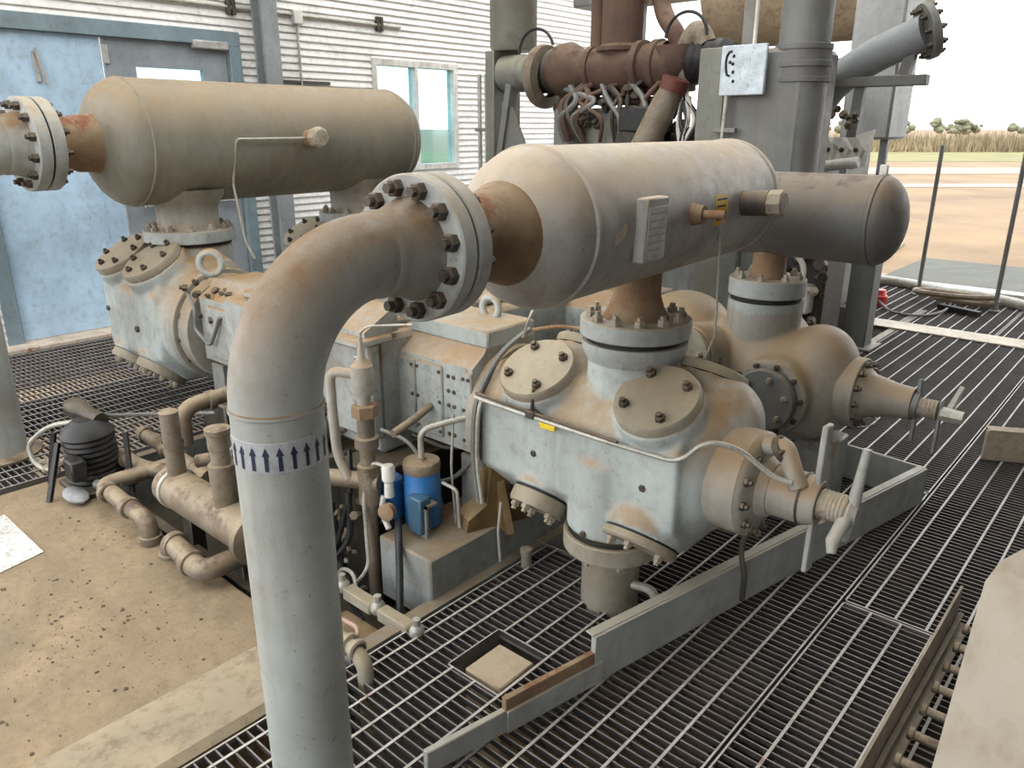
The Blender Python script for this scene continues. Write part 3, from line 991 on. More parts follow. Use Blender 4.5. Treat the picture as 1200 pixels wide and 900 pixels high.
# tapped holes with bolts on the front face, tie wires, hanging tag
for x, z in ((-1.62, 0.545), (-1.165, 0.555), (-1.37, 0.325)):
    inst('face_plug', ME_CAP, mat_at((x, cy - 0.232 - (0.03 if z < 0.4 else 0), z), (0, -1, 0), 0.013), c1)
tube_pts = bend([(-1.87, cy - 0.262, 0.28), (-1.895, cy - 0.265, 0.45), (-1.88, cy - 0.265, 0.70), (-1.86, cy - 0.14, 0.86), (-1.84, cy + 0.0, 0.92)], 0.1)
obj('lube_hose', G().tube(tube_pts, 0.011, 8), M_rail, c1)
obj('lube_hose', G().tube([p + V((0.022, -0.004, 0)) for p in tube_pts[:12]], 0.008, 8), M_tubing, c1)
obj('lube_line', G().tube(bend([(-1.88, cy - 0.262, 0.705), (-1.70, cy - 0.262, 0.698), (-1.30, cy - 0.262, 0.690), (-1.04, cy - 0.235, 0.68), (-0.98, cy - 0.20, 0.76), (-0.90, cy - 0.14, 0.74), (-0.80, cy - 0.10, 0.66), (-0.75, cy - 0.08, 0.65)], 0.05), 0.0085, 8), M_tubing, c1)
obj('lube_line', G().tube(bend([(-1.88, cy - 0.258, 0.72), (-1.62, cy - 0.262, 0.712), (-1.25, cy - 0.262, 0.70)], 0.05), 0.006, 8), M_bolt, c1)
obj('tee_fitting', G().cyl((-1.61, cy - 0.262, 0.69), (-1.60, cy - 0.262, 0.80), 0.006).box((-1.63, cy - 0.275, 0.69), (-1.59, cy - 0.245, 0.72), 0.004), M_bolt, c1)
obj('yellow_tag', G().box((-1.57, cy - 0.268, 0.668), (-1.50, cy - 0.262, 0.70), 0.002), flat('tag_yellow', (0.75, 0.55, 0.02)), c1)
obj('loose_wire', G().tube(bend([(-1.83, cy - 0.05, 0.90), (-1.78, cy - 0.08, 0.98), (-1.76, cy - 0.05, 1.05), (-1.72, cy - 0.02, 1.12)], 0.05), 0.006, 6), M_tubing, c1)
obj('loose_wire', G().tube(bend([(-1.80, cy - 0.03, 0.93), (-1.72, cy + 0.02, 0.95), (-1.64, cy + 0.06, 0.945), (-1.58, cy + 0.08, 0.93)], 0.05), 0.007, 6), M_rust, c1)

# --- rear cylinder
cx2, cy2 = -1.39, 3.28
c2 = thing('compressor_cylinder', (cx2, cy2, 0), 'rounded dusty tan compressor cylinder behind, with a dark round side cover', 'cylinder')
g = G()
g.cyl((-1.98, cy2, cz), (-1.15, cy2, cz), 0.245, n=40)
g.ball((-1.15, cy2, cz), 0.20, 0.245, 0.245)
g.ball((-1.12, cy2, cz + 0.08), 0.17, 0.20, 0.20)
g.ball((-1.78, cy2, cz + 0.12), 0.24, 0.24, 0.22)
g.cyl((cx2, cy2, cz), (cx2, cy2, 0.93), 0.162, n=40)
g.cyl((-1.22, cy2, cz), (-1.22, 3.00, cz), 0.165, n=36)
g.cyl((-1.58, cy2, cz + 0.05), (-1.58, 2.90, cz + 0.13), 0.15, n=36)
g.cyl((-1.40, cy2, cz), (-1.40, cy2, 0.2), 0.16, n=32)
cast('body', g, M_cast, c2, 0.011, 10)
obj('nozzle_gasket', G().lathe((cx2, cy2, 0), Z, [(0.152, 0.925), (0.152, 0.955)], 48), M_gasket, c2)
obj('nozzle_flange', G().lathe((cx2, cy2, 0), Z, [(0.160, 0.80), (0.162, 0.928), (0, 0.928)], 48), M_flange, c2)
p = valve_cover(c2, (-1.22, 2.955, cz), (0, -1, 0), 0.132, 0.035, 6, 0.014, 0.3, ME_BOLTP, M_stack)
ring_bolts(p, (-1.22, 2.995, cz), (0, -1, 0), 0.145, 10, 0.012, 0.1)
valve_cover(c2, (-1.58, 2.875, cz + 0.135), (0, -0.98, 0.19), 0.14, 0.03, 6, 0.013, 0.3, ME_BOLTP)
hd = flange(c2, (-0.925, cy2, cz + 0.015), (1, 0, 0), 0.150, 0.17, M_cast, segs=48, name='outer_head')
ring_bolts(hd, (-0.922, cy2, cz + 0.015), (1, 0, 0), 0.13, 12, 0.014, 0.1)
pk = obj('pocket_neck', G().lathe((-0.925, cy2, cz + 0.015), (1, 0, 0), [(0.125, 0), (0.112, 0.012), (0.092, 0.04), (0.072, 0.13), (0.066, 0.20), (0, 0.20)], 36), M_cast, c2)
obj('threaded_stem', G().lathe((-0.725, cy2, cz + 0.01), (1, 0, 0), [(0, 0)] + [(0.036 + 0.004 * (i % 2), 0.007 * i) for i in range(1, 14)] + [(0, 0.1)], 24), M_boltp, c2)
obj('stem_nut', G().lathe((-0.60, cy2, cz), (1, 0, 0), [(0, -0.02), (0.03, -0.02), (0.026, 0.06), (0, 0.06)], 8), M_tubing, c2)
obj('lock_bar', G().beam((-0.715, cy2 + 0.02, cz + 0.12), (-0.705, cy2 - 0.03, cz - 0.13), 0.03, 0.016, (1, 0, 0), 0.003).lathe((-0.725, cy2, cz + 0.01), (1, 0, 0), [(0, 0), (0.055, 0), (0.055, 0.022), (0, 0.022)], 24), M_rail, c2)
obj('pocket_handle', G().beam((-0.625, cy2 + 0.01, cz + 0.05), (-0.615, cy2 - 0.05, cz - 0.16), 0.028, 0.014, (1, 0, 0), 0.003), M_rail, c2)
obj('pocket_handle', G().tube([(-0.60, cy2 + 0.02, cz), (-0.575, cy2 + 0.08, cz + 0.10)], [0.016, 0.012], 8), M_tubing, c2)
obj('support_leg', G().box((-1.16, cy2 - 0.08, -0.02), (-0.98, cy2 + 0.1, 0.36), 0.01), M_skid, c2)

# --- far left cylinders (opposed throws)
def far_cylinder(cy3, label, full=True):
    c3 = thing('compressor_cylinder', (-4.6, cy3, 0), label, 'cylinder')
    z3 = 0.57
    k = 1.38
    g = G()
    g.prism([(a * k, b * k) for a, b in oct_], (-4.98, cy3, z3), (0, 1, 0), (0, 0, 1), (1, 0, 0), 0.68)
    g.cyl((-4.32, cy3, z3), (-4.16, cy3, z3), 0.32, n=40)
    for x in (-4.86, -4.48):
        g.cyl((x, cy3, z3), V((x, cy3, z3)) + UPF * 0.40, 0.188, n=36)
    nz = N2 if full else N4
    g.cyl((nz.x, nz.y, z3), (nz.x, nz.y, 0.99), 0.235, n=40)
    for x in (-4.84, -4.5):
        g.cyl((x, cy3, z3), V((x, cy3, z3)) + DNF * 0.37, 0.16, n=32)
    cast('body', g, M_cyl, c3, 0.014, 8)
    obj('nozzle_gasket', G().lathe((nz.x, nz.y, 0), Z, [(0.235, 0.985), (0.235, 1.01)], 48), M_gasket, c3)
    for x in (-4.86, -4.48):
        valve_cover(c3, V((x, cy3, z3)) + UPF * 0.44, UPF, 0.178, 0.04, 6, 0.018, 0.3, None, M_cover)
    for x in (-4.84, -4.5):
        valve_cover(c3, V((x, cy3, z3)) + DNF * 0.42, DNF, 0.15, 0.05, 6, 0.018, 0.3, ME_BOLTP)
    inst('face_plug', ME_CAP, mat_at((-4.55, cy3 - 0.326, 0.53), (0, -1, 0), 0.02), c3)
    inst('face_plug', ME_CAP, mat_at((-4.93, cy3 - 0.326, 0.60), (0, -1, 0), 0.016), c3)
    f_ = flange(c3, (-4.10, cy3, z3), (1, 0, 0), 0.325, 0.055, M_cast, segs=56, name='frame_flange')
    ring_bolts(f_, (-4.10, cy3, z3), (1, 0, 0), 0.285, 14, 0.021, 0.1)
    return c3


far_cylinder(2.15, 'pale compressor cylinder at far left, under the olive-grey vessel')
far_cylinder(3.45, 'far pale compressor cylinder half hidden behind the foreground elbow pipe', False)

# ------------------------------------------------------------------ compressor frame
fr = thing('reciprocating_compressor', (-3.0, 2.9, -0.2), 'pale blue-grey compressor crankcase between the cylinders, brown dust on its ledges', 'compressor')
fb = obj('crankcase', G().box((-3.55, 1.84, 0.36), (-2.34, 4.4, 0.86), 0.02), M_frame, fr)
obj('top_cover', G().box((-3.45, 1.9, 0.86), (-2.42, 4.3, 0.90), 0.012), M_frame, fr)
for y in (2.35, 3.0, 3.65):
    obj('cover_plate', G().box((-3.3, y - 0.26, 0.90), (-2.55, y + 0.26, 0.935), 0.008), M_frame, fr)
ec = obj('end_cover', G().box((-2.98, 1.79, 0.44), (-2.33, 1.845, 0.845), 0.01), M_frame, fr)
for x in (-2.93, -2.66, -2.38):
    for z in (0.48, 0.64, 0.80):
        inst('bolt', ME_CAP, mat_at((x, 1.79, z), (0, -1, 0), 0.012), ec)
obj('end_ledge', G().box((-3.0, 1.72, 0.845), (-2.31, 1.9, 0.875), 0.008), M_frame, fr)
obj('tan_hood', G().prism([(0, 0), (0.17, 0), (0.17, 0.02), (0.02, 0.1), (0, 0.1)], (-3.0, 1.95, 0.875), (0, -1, 0), (0, 0, 1), (1, 0, 0), 0.66), M_frame, fr)
b = obj('maker_badge', G().box((-2.42, 1.782, 0.755), (-2.36, 1.79, 0.79), 0.002), M_sign, ec)
obj('badge_print', G().box((-2.412, 1.779, 0.764), (-2.395, 1.783, 0.782)).box((-2.388, 1.779, 0.764), (-2.367, 1.783, 0.782)), M_navy, b)
for yy, sg in ((cy, 1), (cy2, 1), (2.15, -1), (3.45, -1)):
    x0, x1 = (-2.40, -1.93) if sg > 0 else (-3.95, -3.5)
    gd_ = obj('crosshead_guide', G().prism([(-0.225, -0.14), (0.225, -0.14), (0.225, 0.20), (0.16, 0.245), (0.13, 0.29), (-0.13, 0.29), (-0.16, 0.245), (-0.225, 0.20)], (x0, yy, 0.59), (0, 1, 0), (0, 0, 1), (1, 0, 0), x1 - x0), M_frame, fr)
    xf = -1.89 if sg > 0 else -4.05
    gf = obj('guide_flange', G().prism([(0.262 * math.cos(a) if sg > 0 else 0.30 * math.cos(a), (0.275 if sg > 0 else 0.3) * math.sin(a)) for a in [i * math.pi / 20 for i in range(40)]], (xf - 0.045, yy, 0.57), (0, 1, 0), (0, 0, 1), (1, 0, 0), 0.05 if sg > 0 else 0.11), M_cast, fr)
    if sg > 0 and yy == cy:
        for xa, xb in ((-2.37, -2.25), (-2.24, -2.09), (-1.98, -1.93)):
            d_ = obj('inspection_door', G().box((xa, yy - 0.236, 0.475), (xb, yy - 0.22, 0.775), 0.006), M_frame, gd_)
            for z in (0.50, 0.625, 0.75):
                inst('bolt', ME_CAP, mat_at((xa + 0.012, yy - 0.236, z), (0, -1, 0), 0.008), d_)
                inst('bolt', ME_CAP, mat_at((xb - 0.012, yy - 0.236, z), (0, -1, 0), 0.008), d_)
        for x in (-2.06, -2.03):
            for z in (0.5, 0.56, 0.62, 0.68, 0.74):
                inst('bolt', ME_CAP, mat_at((x, yy - 0.225, z), (0, -1, 0), 0.009), gd_)
        obj('guide_top', G().box((-2.36, yy - 0.15, 0.855), (-1.92, yy + 0.13, 0.925), 0.008), M_cyl, gd_)
        eye = arc((-2.10, yy + 0.06, 0.955), (1, 0, 0), Z, 0.045, 0, 2 * math.pi, 20)[:-1]
        obj('lifting_eye', G().tube(eye, 0.015, 10, True).cyl((-2.10, yy + 0.06, 0.9), (-2.10, yy + 0.06, 0.915), 0.035), M_cyl, fr)
    if sg < 0:
        gu = obj('guide_window', G().box((-3.85, yy - 0.24, 0.48), (-3.62, yy - 0.22, 0.76), 0.008), M_frame, gd_)
        for i in range(26):
            inst('fitting', ME_BOLT if i % 2 else ME_CAP, mat_at((random.uniform(-4.03, -3.7), yy + random.uniform(-0.26, -0.10), random.uniform(0.68, 0.86)), (random.uniform(-0.5, 0.9), -0.8, random.uniform(0, 0.8)), random.uniform(0.012, 0.024)), gd_)
        obj('lube_tube', G().tube(bend([(-4.02, yy - 0.25, 0.80), (-3.92, yy - 0.27, 0.72), (-3.95, yy - 0.27, 0.62), (-3.8, yy - 0.27, 0.55), (-3.7, yy - 0.25, 0.72)], 0.04), 0.01, 8), M_rail, gd_)
        eye = arc((-3.98, yy - 0.12, 0.955), (0.7, 0.7, 0), Z, 0.06, 0, 2 * math.pi, 20)[:-1]
        obj('lifting_eye', G().tube(eye, 0.02, 10, True), M_cyl, gd_)
obj('crosshead_vent', G().tube([(-2.16, cy - 0.22, 0.60), (-2.13, cy - 0.34, 0.58), (-2.10, cy - 0.48, 0.565)], 0.016, 10), M_oilpipe, fr)
for x0, yy in ((-1.97, cy), (-1.97, cy2), (-3.9, 2.15), (-3.9, 3.45)):
    obj('guide_support', G().box((x0 - 0.06, yy - 0.2, -0.18), (x0 + 0.06, yy + 0.2, 0.42), 0.006), M_skid, fr)

# ------------------------------------------------------------------ skid under the machine
sk = thing('machine_skid', (-2.9, 3.5, -1.1), 'oily dark steel base frame under the compressor', 'skid')
obj('deck', G().qbox(-3.98, -1.8, 1.3, 8.0, -0.32, -0.28), M_dark, sk)
for x in (-1.815, -3.985):
    obj('side_beam', G().qbox(x - 0.03, x + 0.03, 1.22, 8.0, -0.34, -0.002).qbox(x - 0.006, x + 0.006, 1.22, 8.0, -1.1, -0.34), M_skid, sk)
obj('cross_beam', G().qbox(-3.95, -1.85, 1.215, 1.26, -0.34, -0.01), M_dark, sk)
for x in (-3.5, -2.35):
    obj('frame_rail', G().box((x - 0.12, 1.7, -0.28), (x + 0.12, 4.5, 0.36), 0.01), M_dark, sk)
bx = obj('box_beam', G().box((-2.12, 1.62, -0.1), (-1.83, 3.0, 0.165), 0.008), M_skid, sk, label='grey box beam with an oily tan top')
obj('beam_bracket', G().qbox(-1.99, -1.955, 1.72, 1.73, 0.165, 0.30).qbox(-1.99, -1.955, 1.72, 1.78, 0.29, 0.30), M_skid, sk)
obj('rear_box_beam', G().box((-2.12, 3.05, -0.28), (-1.83, 5.2, 0.1), 0.008), M_skid, sk)
# ------------------------------------------------------------------ toe plates, boards and other things on the grating
tp = thing('toe_plate', (-0.98, 2.4, 0), 'long grey steel toe plate edging the drip area in front of the cylinders', 'toe plate')
a, b, c = V((-1.20, 1.32, 0)), V((-0.712, 3.66, 0)), V((-1.33, 3.74, 0))
dr = (b - a).normalized()
q1 = a + dr * 0.34
obj('plate', G().beam(q1 + Z * 0.088, b + Z * 0.088, 0.022, 0.174, bev=0.003), M_toe, tp)
obj('end_plate', G().beam(b + Z * 0.088, c + Z * 0.088, 0.016, 0.174, bev=0.003), M_toe, tp)
obj('cut_section', G().beam(a + Z * 0.06, q1 + Z * 0.06, 0.02, 0.115, bev=0.002), M_rust, tp, label='rusty cut-down section')
obj('lower_plate', G().beam(a + dr * 0.0 + V((0.012, 0, 0.04)), q1 + dr * 0.03 + V((0.012, 0, 0.04)), 0.012, 0.075, bev=0.002), M_toe, tp)
obj('near_section', G().beam(a - dr * 0.26 + Z * 0.04, a + dr * 0.02 + Z * 0.04, 0.022, 0.076, bev=0.003), M_toe, tp)
obj('top_lip', G().beam(q1 + V((-0.014, 0, 0.175)), b + V((-0.014, 0, 0.175)), 0.034, 0.008, bev=0.002), M_toe, tp)
hk = thing('hanging_hook', (-0.985, 2.30, 0.0), 'dark hook hanging over the toe plate below the nearest cylinder head', 'hook')
obj('hook_rod', G().tube(bend([(-0.97, 2.36, 0.30), (-0.985, 2.34, 0.25), (-0.975, 2.33, 0.20), (-0.955, 2.325, 0.14), (-0.955, 2.325, 0.04)], 0.03), 0.010, 8), M_bolt, hk)
obj('hook_loop', G().tube(bend([(-0.97, 2.36, 0.30), (-1.0, 2.32, 0.36), (-0.95, 2.3, 0.37), (-0.93, 2.34, 0.31)], 0.03), 0.012, 8), M_rust, hk)

bd = thing('steel_channel', (-0.3, 4.6, 0), 'weathered tan channel standing on edge at the right side of the grating', 'channel')
obj('web', G().beam((-0.61, 4.40, 0.085), (0.7, 5.1, 0.085), 0.03, 0.165, bev=0.004), M_wood, bd)
obj('top_flange', G().beam((-0.61, 4.42, 0.168), (0.7, 5.12, 0.168), 0.07, 0.01, bev=0.002), M_wood, bd)

# leaning sheet-metal cover close to the camera, and the rack of rungs beside it
pn = thing('sheet_cover', (0.3, 0.95, 0), 'pale beige sheet-metal cover leaning in the bottom right foreground', 'cover')
vd = V((0, 0.137, 0.303)).normalized()
P1 = V((-0.15, 1.372, 0.918))
base = P1 - vd * (0.918 / vd.z)
L = (P1 - base).length
nrm = V((1, 0, 0)).cross(vd).normalized()
poly = [(-0.152, 0.0), (1.1, 0.0), (1.1, L + 0.75), (-0.04, L + 0.115), (-0.11, L + 0.075), (-0.135, L + 0.045), (-0.148, L + 0.005)]
obj('sheet', G().prism(poly, V((0, base.y, 0)), (1, 0, 0), vd, nrm, -0.012), M_panel, pn, 20)
obj('back_stiffener', G().beam(V((0.2, base.y, 0)) - nrm * -0.03, V((0.2, base.y, 0)) + vd * L + nrm * 0.03, 0.04, 0.04, (1, 0, 0)), M_post, pn)
rk = thing('rung_rack', (-0.33, 2.2, 0), 'steel kick plate with a row of short round rungs beside the leaning cover', 'rack')
obj('kick_plate', G().beam((-0.352, 0.7, 0.075), (-0.358, 2.75, 0.075), 0.008, 0.15), M_wood, rk)
obj('kick_ledge', G().box((-0.35, 0.7, 0.04), (-0.335, 2.75, 0.05), 0.002), M_wood, rk)
obj('kick_ledge', G().box((-0.35, 0.7, 0.002), (-0.31, 2.75, 0.012), 0.002), M_wood, rk)
me_r = G().lathe((0, 0, 0), (1, 0, 0), [(0, 0), (0.014, 0), (0.018, 0.004), (0.018, 0.016), (0.013, 0.02), (0.013, 0.22), (0, 0.22)], 14).mesh('rung', M_oilpipe)
for k in range(15):
    inst('rung', me_r, Matrix.Translation((-0.318, 0.9 + 0.125 * k, 0.05)), rk)

pp = G()
pp.add([(-3.75, 0.55, 0.003), (-3.25, 0.60, 0.006), (-3.24, 0.80, 0.004), (-3.55, 0.88, 0.010), (-3.78, 0.80, 0.003)], [(0, 1, 2, 3, 4)])
tag(obj('paper_sheet', G().prism([(-3.75, 0.45), (-3.22, 0.60), (-3.27, 0.80), (-3.75, 0.80)], (0, 0, 0.002), (1, 0, 0), (0, 1, 0), Z, 0.002), M_paper), 'dirty white absorbent sheet lying on the concrete at left', 'paper')

# ------------------------------------------------------------------ oil piping on the near left
op = thing('oil_manifold', (-2.75, 1.24, 0), 'dusty tan oil header barrel with two capped risers, left of the foreground pipe', 'manifold')
hy, hz, hr = 1.27, 0.20, 0.083
obj('header_barrel', G().lathe((-3.08, hy, hz), (1, 0, 0), [(0, 0), (hr, 0), (hr, 0.66), (hr + 0.022, 0.665), (hr + 0.022, 0.70), (0.05, 0.72), (0, 0.72)], 36), M_oilpipe, op)
obj('barrel_strap', G().lathe((-3.03, hy, hz), (1, 0, 0), [(hr + 0.001, 0), (hr + 0.006, 0.003), (hr + 0.006, 0.022), (hr + 0.001, 0.025)], 32), M_tubing, op)
r1 = obj('riser', G().cyl((-3.0, hy, hz), (-3.0, hy, 0.55), 0.038).lathe((-3.0, hy, 0.40), Z, [(0.043, 0), (0.043, 0.02)], 20), M_oilpipe, op)
obj('riser_cap', G().ball((-3.0, hy, 0.55), 0.04, 0.04, 0.012), M_oilpipe, r1)
r2 = obj('riser', G().lathe((-2.60, hy, hz), Z, [(0.046, 0), (0.046, 0.16), (0.05, 0.17), (0.05, 0.24), (0.036, 0.245), (0.036, 0.30), (0.042, 0.305), (0.042, 0.36), (0.048, 0.365), (0.048, 0.385), (0, 0.39)], 24), M_oilpipe, op)
obj('barrel_leg', G().box((-2.95, hy - 0.03, -0.3), (-2.88, hy + 0.03, 0.13), 0.004), M_dark, op)
obj('barrel_leg', G().box((-2.55, hy - 0.03, -0.3), (-2.48, hy + 0.03, 0.13), 0.004), M_dark, op)
obj('end_elbow', G().tube(bend([(-2.38, hy, hz), (-2.28, hy, hz), (-2.28, hy + 0.02, 0.42)], 0.08), 0.04, 16), M_oilpipe, op)


def pipe_line(label, runs, r, mat=None, collars=(), name='oil_pipe', R=None):
    p0 = runs[0][0]
    t_ = thing(name, (p0[0], p0[1], 0), label, 'pipe', 'oil pipes beside the concrete slab')
    for pts in runs:
        obj('pipe_run', G().tube(bend(pts, R or r * 2.4, 6), r, 14), mat or M_oilpipe, t_)
    for p, ax in collars:
        w = V(ax).normalized()
        obj('pipe_collar', G().lathe(V(p) - w * 0.018, ax, [(r, 0), (r + 0.009, 0.003), (r + 0.009, 0.033), (r, 0.036)], 18), mat or M_oilpipe, t_)
    return t_


X_ = (1, 0, 0)
Y_ = (0, 1, 0)
pipe_line('low tan oil pipe looping round the left end of the header barrel', [[(-3.15, 1.55, 0.12), (-3.50, 1.50, 0.10), (-3.52, 1.14, 0.10), (-3.02, 1.13, 0.10), (-3.02, 1.13, -0.2)]], 0.037, collars=[((-3.42, 1.13, 0.10), X_), ((-3.2, 1.13, 0.10), X_), ((-3.02, 1.13, 0.02), Z)], R=0.07)
pipe_line('low tan oil pipe bending round in front of the header barrel', [[(-2.86, 1.14, -0.2), (-2.86, 1.14, 0.075), (-2.52, 1.10, 0.075), (-2.50, 1.40, 0.09), (-2.50, 1.55, 0.12)]], 0.042, collars=[((-2.80, 1.135, 0.075), X_), ((-2.62, 1.11, 0.075), X_), ((-2.86, 1.14, 0.0), Z)], R=0.07)
pipe_line('upper tan oil pipe running back from behind the capped riser', [[(-3.22, 1.42, 0.30), (-3.22, 1.42, 0.47), (-3.18, 1.75, 0.50), (-3.16, 2.2, 0.52)], [(-3.20, 1.72, 0.5), (-2.95, 1.72, 0.5), (-2.75, 1.70, 0.42)]], 0.036, collars=[((-3.2, 1.55, 0.48), Y_), ((-3.18, 1.78, 0.5), Y_), ((-2.92, 1.72, 0.5), X_)], R=0.08)
pipe_line('outer of two parallel tan pipes lying beside the black pump', [[(-3.95, 1.52, 0.13), (-3.60, 1.50, 0.13), (-3.10, 1.45, 0.16)]], 0.034, collars=[((-3.9, 1.52, 0.13), X_), ((-3.62, 1.5, 0.13), X_), ((-3.45, 1.49, 0.135), X_)])
pipe_line('inner of two parallel tan pipes lying beside the black pump', [[(-3.78, 1.34, 0.11), (-3.55, 1.34, 0.11), (-3.42, 1.40, 0.11), (-3.1, 1.42, 0.14)]], 0.036, collars=[((-3.72, 1.34, 0.11), X_), ((-3.35, 1.405, 0.115), X_)])
pipe_line('brown pipe crossing behind the capped risers', [[(-3.05, 1.5, 0.33), (-2.6, 1.85, 0.42)], [(-3.0, 1.36, 0.30), (-2.72, 1.6, 0.38), (-2.5, 1.6, 0.38)]], 0.028, collars=[((-2.75, 1.73, 0.39), (0.45, 0.35, 0.09))])
pipe_line('thin grey flexible hose drooping behind the header barrel', [[(-2.88, 1.42, 0.20), (-2.90, 1.44, 0.34), (-2.80, 1.48, 0.42), (-2.62, 1.5, 0.40)]], 0.012, M_tubing, name='flexible_hose', R=0.06)
# valve block beyond the risers
vb = thing('valve_block', (-2.75, 1.95, 0.1), 'tan valve body on a grey box behind the capped risers', 'valve')
obj('valve_base', G().box((-3.02, 1.75, -0.25), (-2.62, 2.05, 0.30), 0.01), M_skid, vb)
obj('valve_body', G().ball((-2.72, 1.78, 0.40), 0.085, 0.085, 0.10).cyl((-2.72, 1.78, 0.45), (-2.72, 1.78, 0.53), 0.055), M_oilpipe, vb)
ring_bolts(obj('valve_bonnet', G().lathe((-2.72, 1.78, 0.50), Z, [(0, 0), (0.085, 0), (0.085, 0.025), (0, 0.025)], 24), M_rust, vb), (-2.72, 1.78, 0.525), Z, 0.065, 6, 0.012)
obj('valve_knob', G().box((-3.0, 2.0, 0.46), (-2.9, 2.1, 0.56), 0.012), M_cover, vb)
obj('valve_column', G().box((-2.96, 2.18, 0.30), (-2.76, 2.36, 0.62), 0.008), M_skid, vb)

# black pump on the slab
bp = thing('prelube_pump', (-3.8, 1.2, 0.0), 'black oily pump with a hose loop standing beside the left grating', 'pump')
obj('pump_motor', G().lathe((-3.80, 1.22, 0.03), (0.05, -0.05, 1), [(0, 0), (0.12, 0), (0.125, 0.02)] + [(0.112 + 0.007 * (i % 2), 0.03 + 0.014 * i) for i in range(16)] + [(0.10, 0.27), (0.05, 0.31), (0, 0.31)], 28), M_black, bp)
obj('pump_base', G().box((-3.90, 1.08, 0.0), (-3.62, 1.34, 0.03), 0.006), M_dark, bp)
obj('pump_head', G().lathe((-3.98, 1.22, 0.355), (0.8, 0.15, -0.12), [(0, 0), (0.04, 0), (0.052, 0.02), (0.052, 0.10), (0.04, 0.12), (0.04, 0.24), (0, 0.24)], 20), M_dark, bp)
obj('terminal_box', G().box((-3.72, 1.06, 0.1), (-3.62, 1.13, 0.2), 0.008), M_black, bp)
obj('pump_leg', G().beam((-3.96, 1.06, 0.0), (-3.90, 1.10, 0.27), 0.02, 0.02), M_black, bp)
obj('pump_leg', G().beam((-3.74, 0.98, 0.0), (-3.80, 1.08, 0.25), 0.02, 0.02), M_black, bp)
obj('pump_leg', G().beam((-3.55, 1.28, 0.0), (-3.57, 1.30, 0.30), 0.02, 0.02), M_black, bp)
obj('pump_fitting', G().cyl((-3.64, 1.16, 0.06), (-3.48, 1.22, 0.07), 0.022).cyl((-3.52, 1.205, 0.066), (-3.50, 1.21, 0.067), 0.034), M_rail, bp)
obj('pump_rag', G().ball((-3.66, 1.07, 0.03), 0.10, 0.05, 0.03, 10, 6), paint('grey_rag', (0.30, 0.30, 0.31), stain=0.4, rough=0.9, scale=4), bp)
obj('hose_loop', G().tube(bend([(-3.88, 1.22, 0.30), (-4.05, 1.12, 0.26), (-4.18, 1.05, 0.14), (-4.14, 1.06, 0.03), (-4.02, 1.12, 0.02)], 0.09, 8), 0.012, 8), M_tubing, bp)
obj('suction_tube', G().tube(bend([(-3.78, 1.30, 0.33), (-3.7, 1.5, 0.30), (-3.45, 1.75, 0.30), (-3.25, 1.8, 0.38)], 0.1), 0.010, 8), M_rail, bp)
rg_ = thing('crumpled_rag', (-4.15, 1.12, 0), 'crumpled tan rag inside the hose loop by the left pipe', 'rag')
g = G()
for i in range(9):
    g.ball((-4.12 + random.uniform(-0.07, 0.07), 1.13 + random.uniform(-0.06, 0.06), 0.02), random.uniform(0.02, 0.045), random.uniform(0.02, 0.04), 0.022, 8, 6)
obj('rag_cloth', g, M_wood, rg_)

# ------------------------------------------------------------------ valve stack, blue filter and block on the skid
vs_ = thing('relief_valve_stack', (-2.26, 1.66, 0.0), 'pale upright relief valve and pipe stack just right of the foreground pipe', 'valve')
vx, vy = -2.21, 1.66
obj('stack_pipe', G().lathe((vx, vy, 0.30), Z, [(0.030, -0.1), (0.030, 0.06), (0.040, 0.065), (0.040, 0.12), (0.030, 0.125), (0.030, 0.19), (0.046, 0.195), (0.046, 0.235), (0.033, 0.24), (0.033, 0.33)], 20), M_oilpipe, vs_)
obj('valve_hex', G().lathe((vx, vy, 0.62), Z, [(0, 0), (0.050, 0), (0.050, 0.045), (0.036, 0.05), (0, 0.05)], 6), M_rust, vs_)
obj('valve_bonnet', G().lathe((vx, vy, 0.665), Z, [(0.026, 0), (0.026, 0.04), (0.040, 0.045), (0.042, 0.10), (0.044, 0.12), (0.040, 0.155), (0.034, 0.16), (0.024, 0.175), (0.014, 0.19), (0.014, 0.22), (0.008, 0.23), (0.008, 0.26), (0, 0.26)], 20), M_cast, vs_)
obj('valve_lever', G().tube(bend([(vx, vy, 0.925), (vx + 0.005, vy, 0.95), (vx + 0.03, vy + 0.02, 0.97), (vx + 0.18, vy + 0.10, 0.985)], 0.02), 0.005, 6), M_tubing, vs_)
obj('side_elbow', G().tube(bend([(vx, vy, 0.78), (vx - 0.12, vy - 0.06, 0.79), (vx - 0.12, vy - 0.06, 0.62), (vx - 0.11, vy - 0.06, 0.45), (vx - 0.06, vy - 0.05, 0.36)], 0.045), 0.019, 12), M_cast, vs_)
obj('tee', G().tube([(vx - 0.32, vy - 0.16, 0.345), (vx, vy, 0.35), (vx + 0.04, vy + 0.02, 0.35)], 0.034, 16).cyl((vx, vy, 0.26), (vx, vy, 0.42), 0.043), M_oilpipe, vs_)
obj('lower_pipe', G().cyl((vx, vy, -0.25), (vx, vy, 0.27), 0.026), M_oilpipe, vs_)
obj('drain_hose', G().tube(bend([(vx - 0.10, vy - 0.03, 0.28), (vx - 0.06, vy - 0.06, 0.1), (vx - 0.14, vy - 0.12, -0.02), (vx - 0.2, vy - 0.15, -0.15)], 0.06), 0.013, 8), M_rubber, vs_)

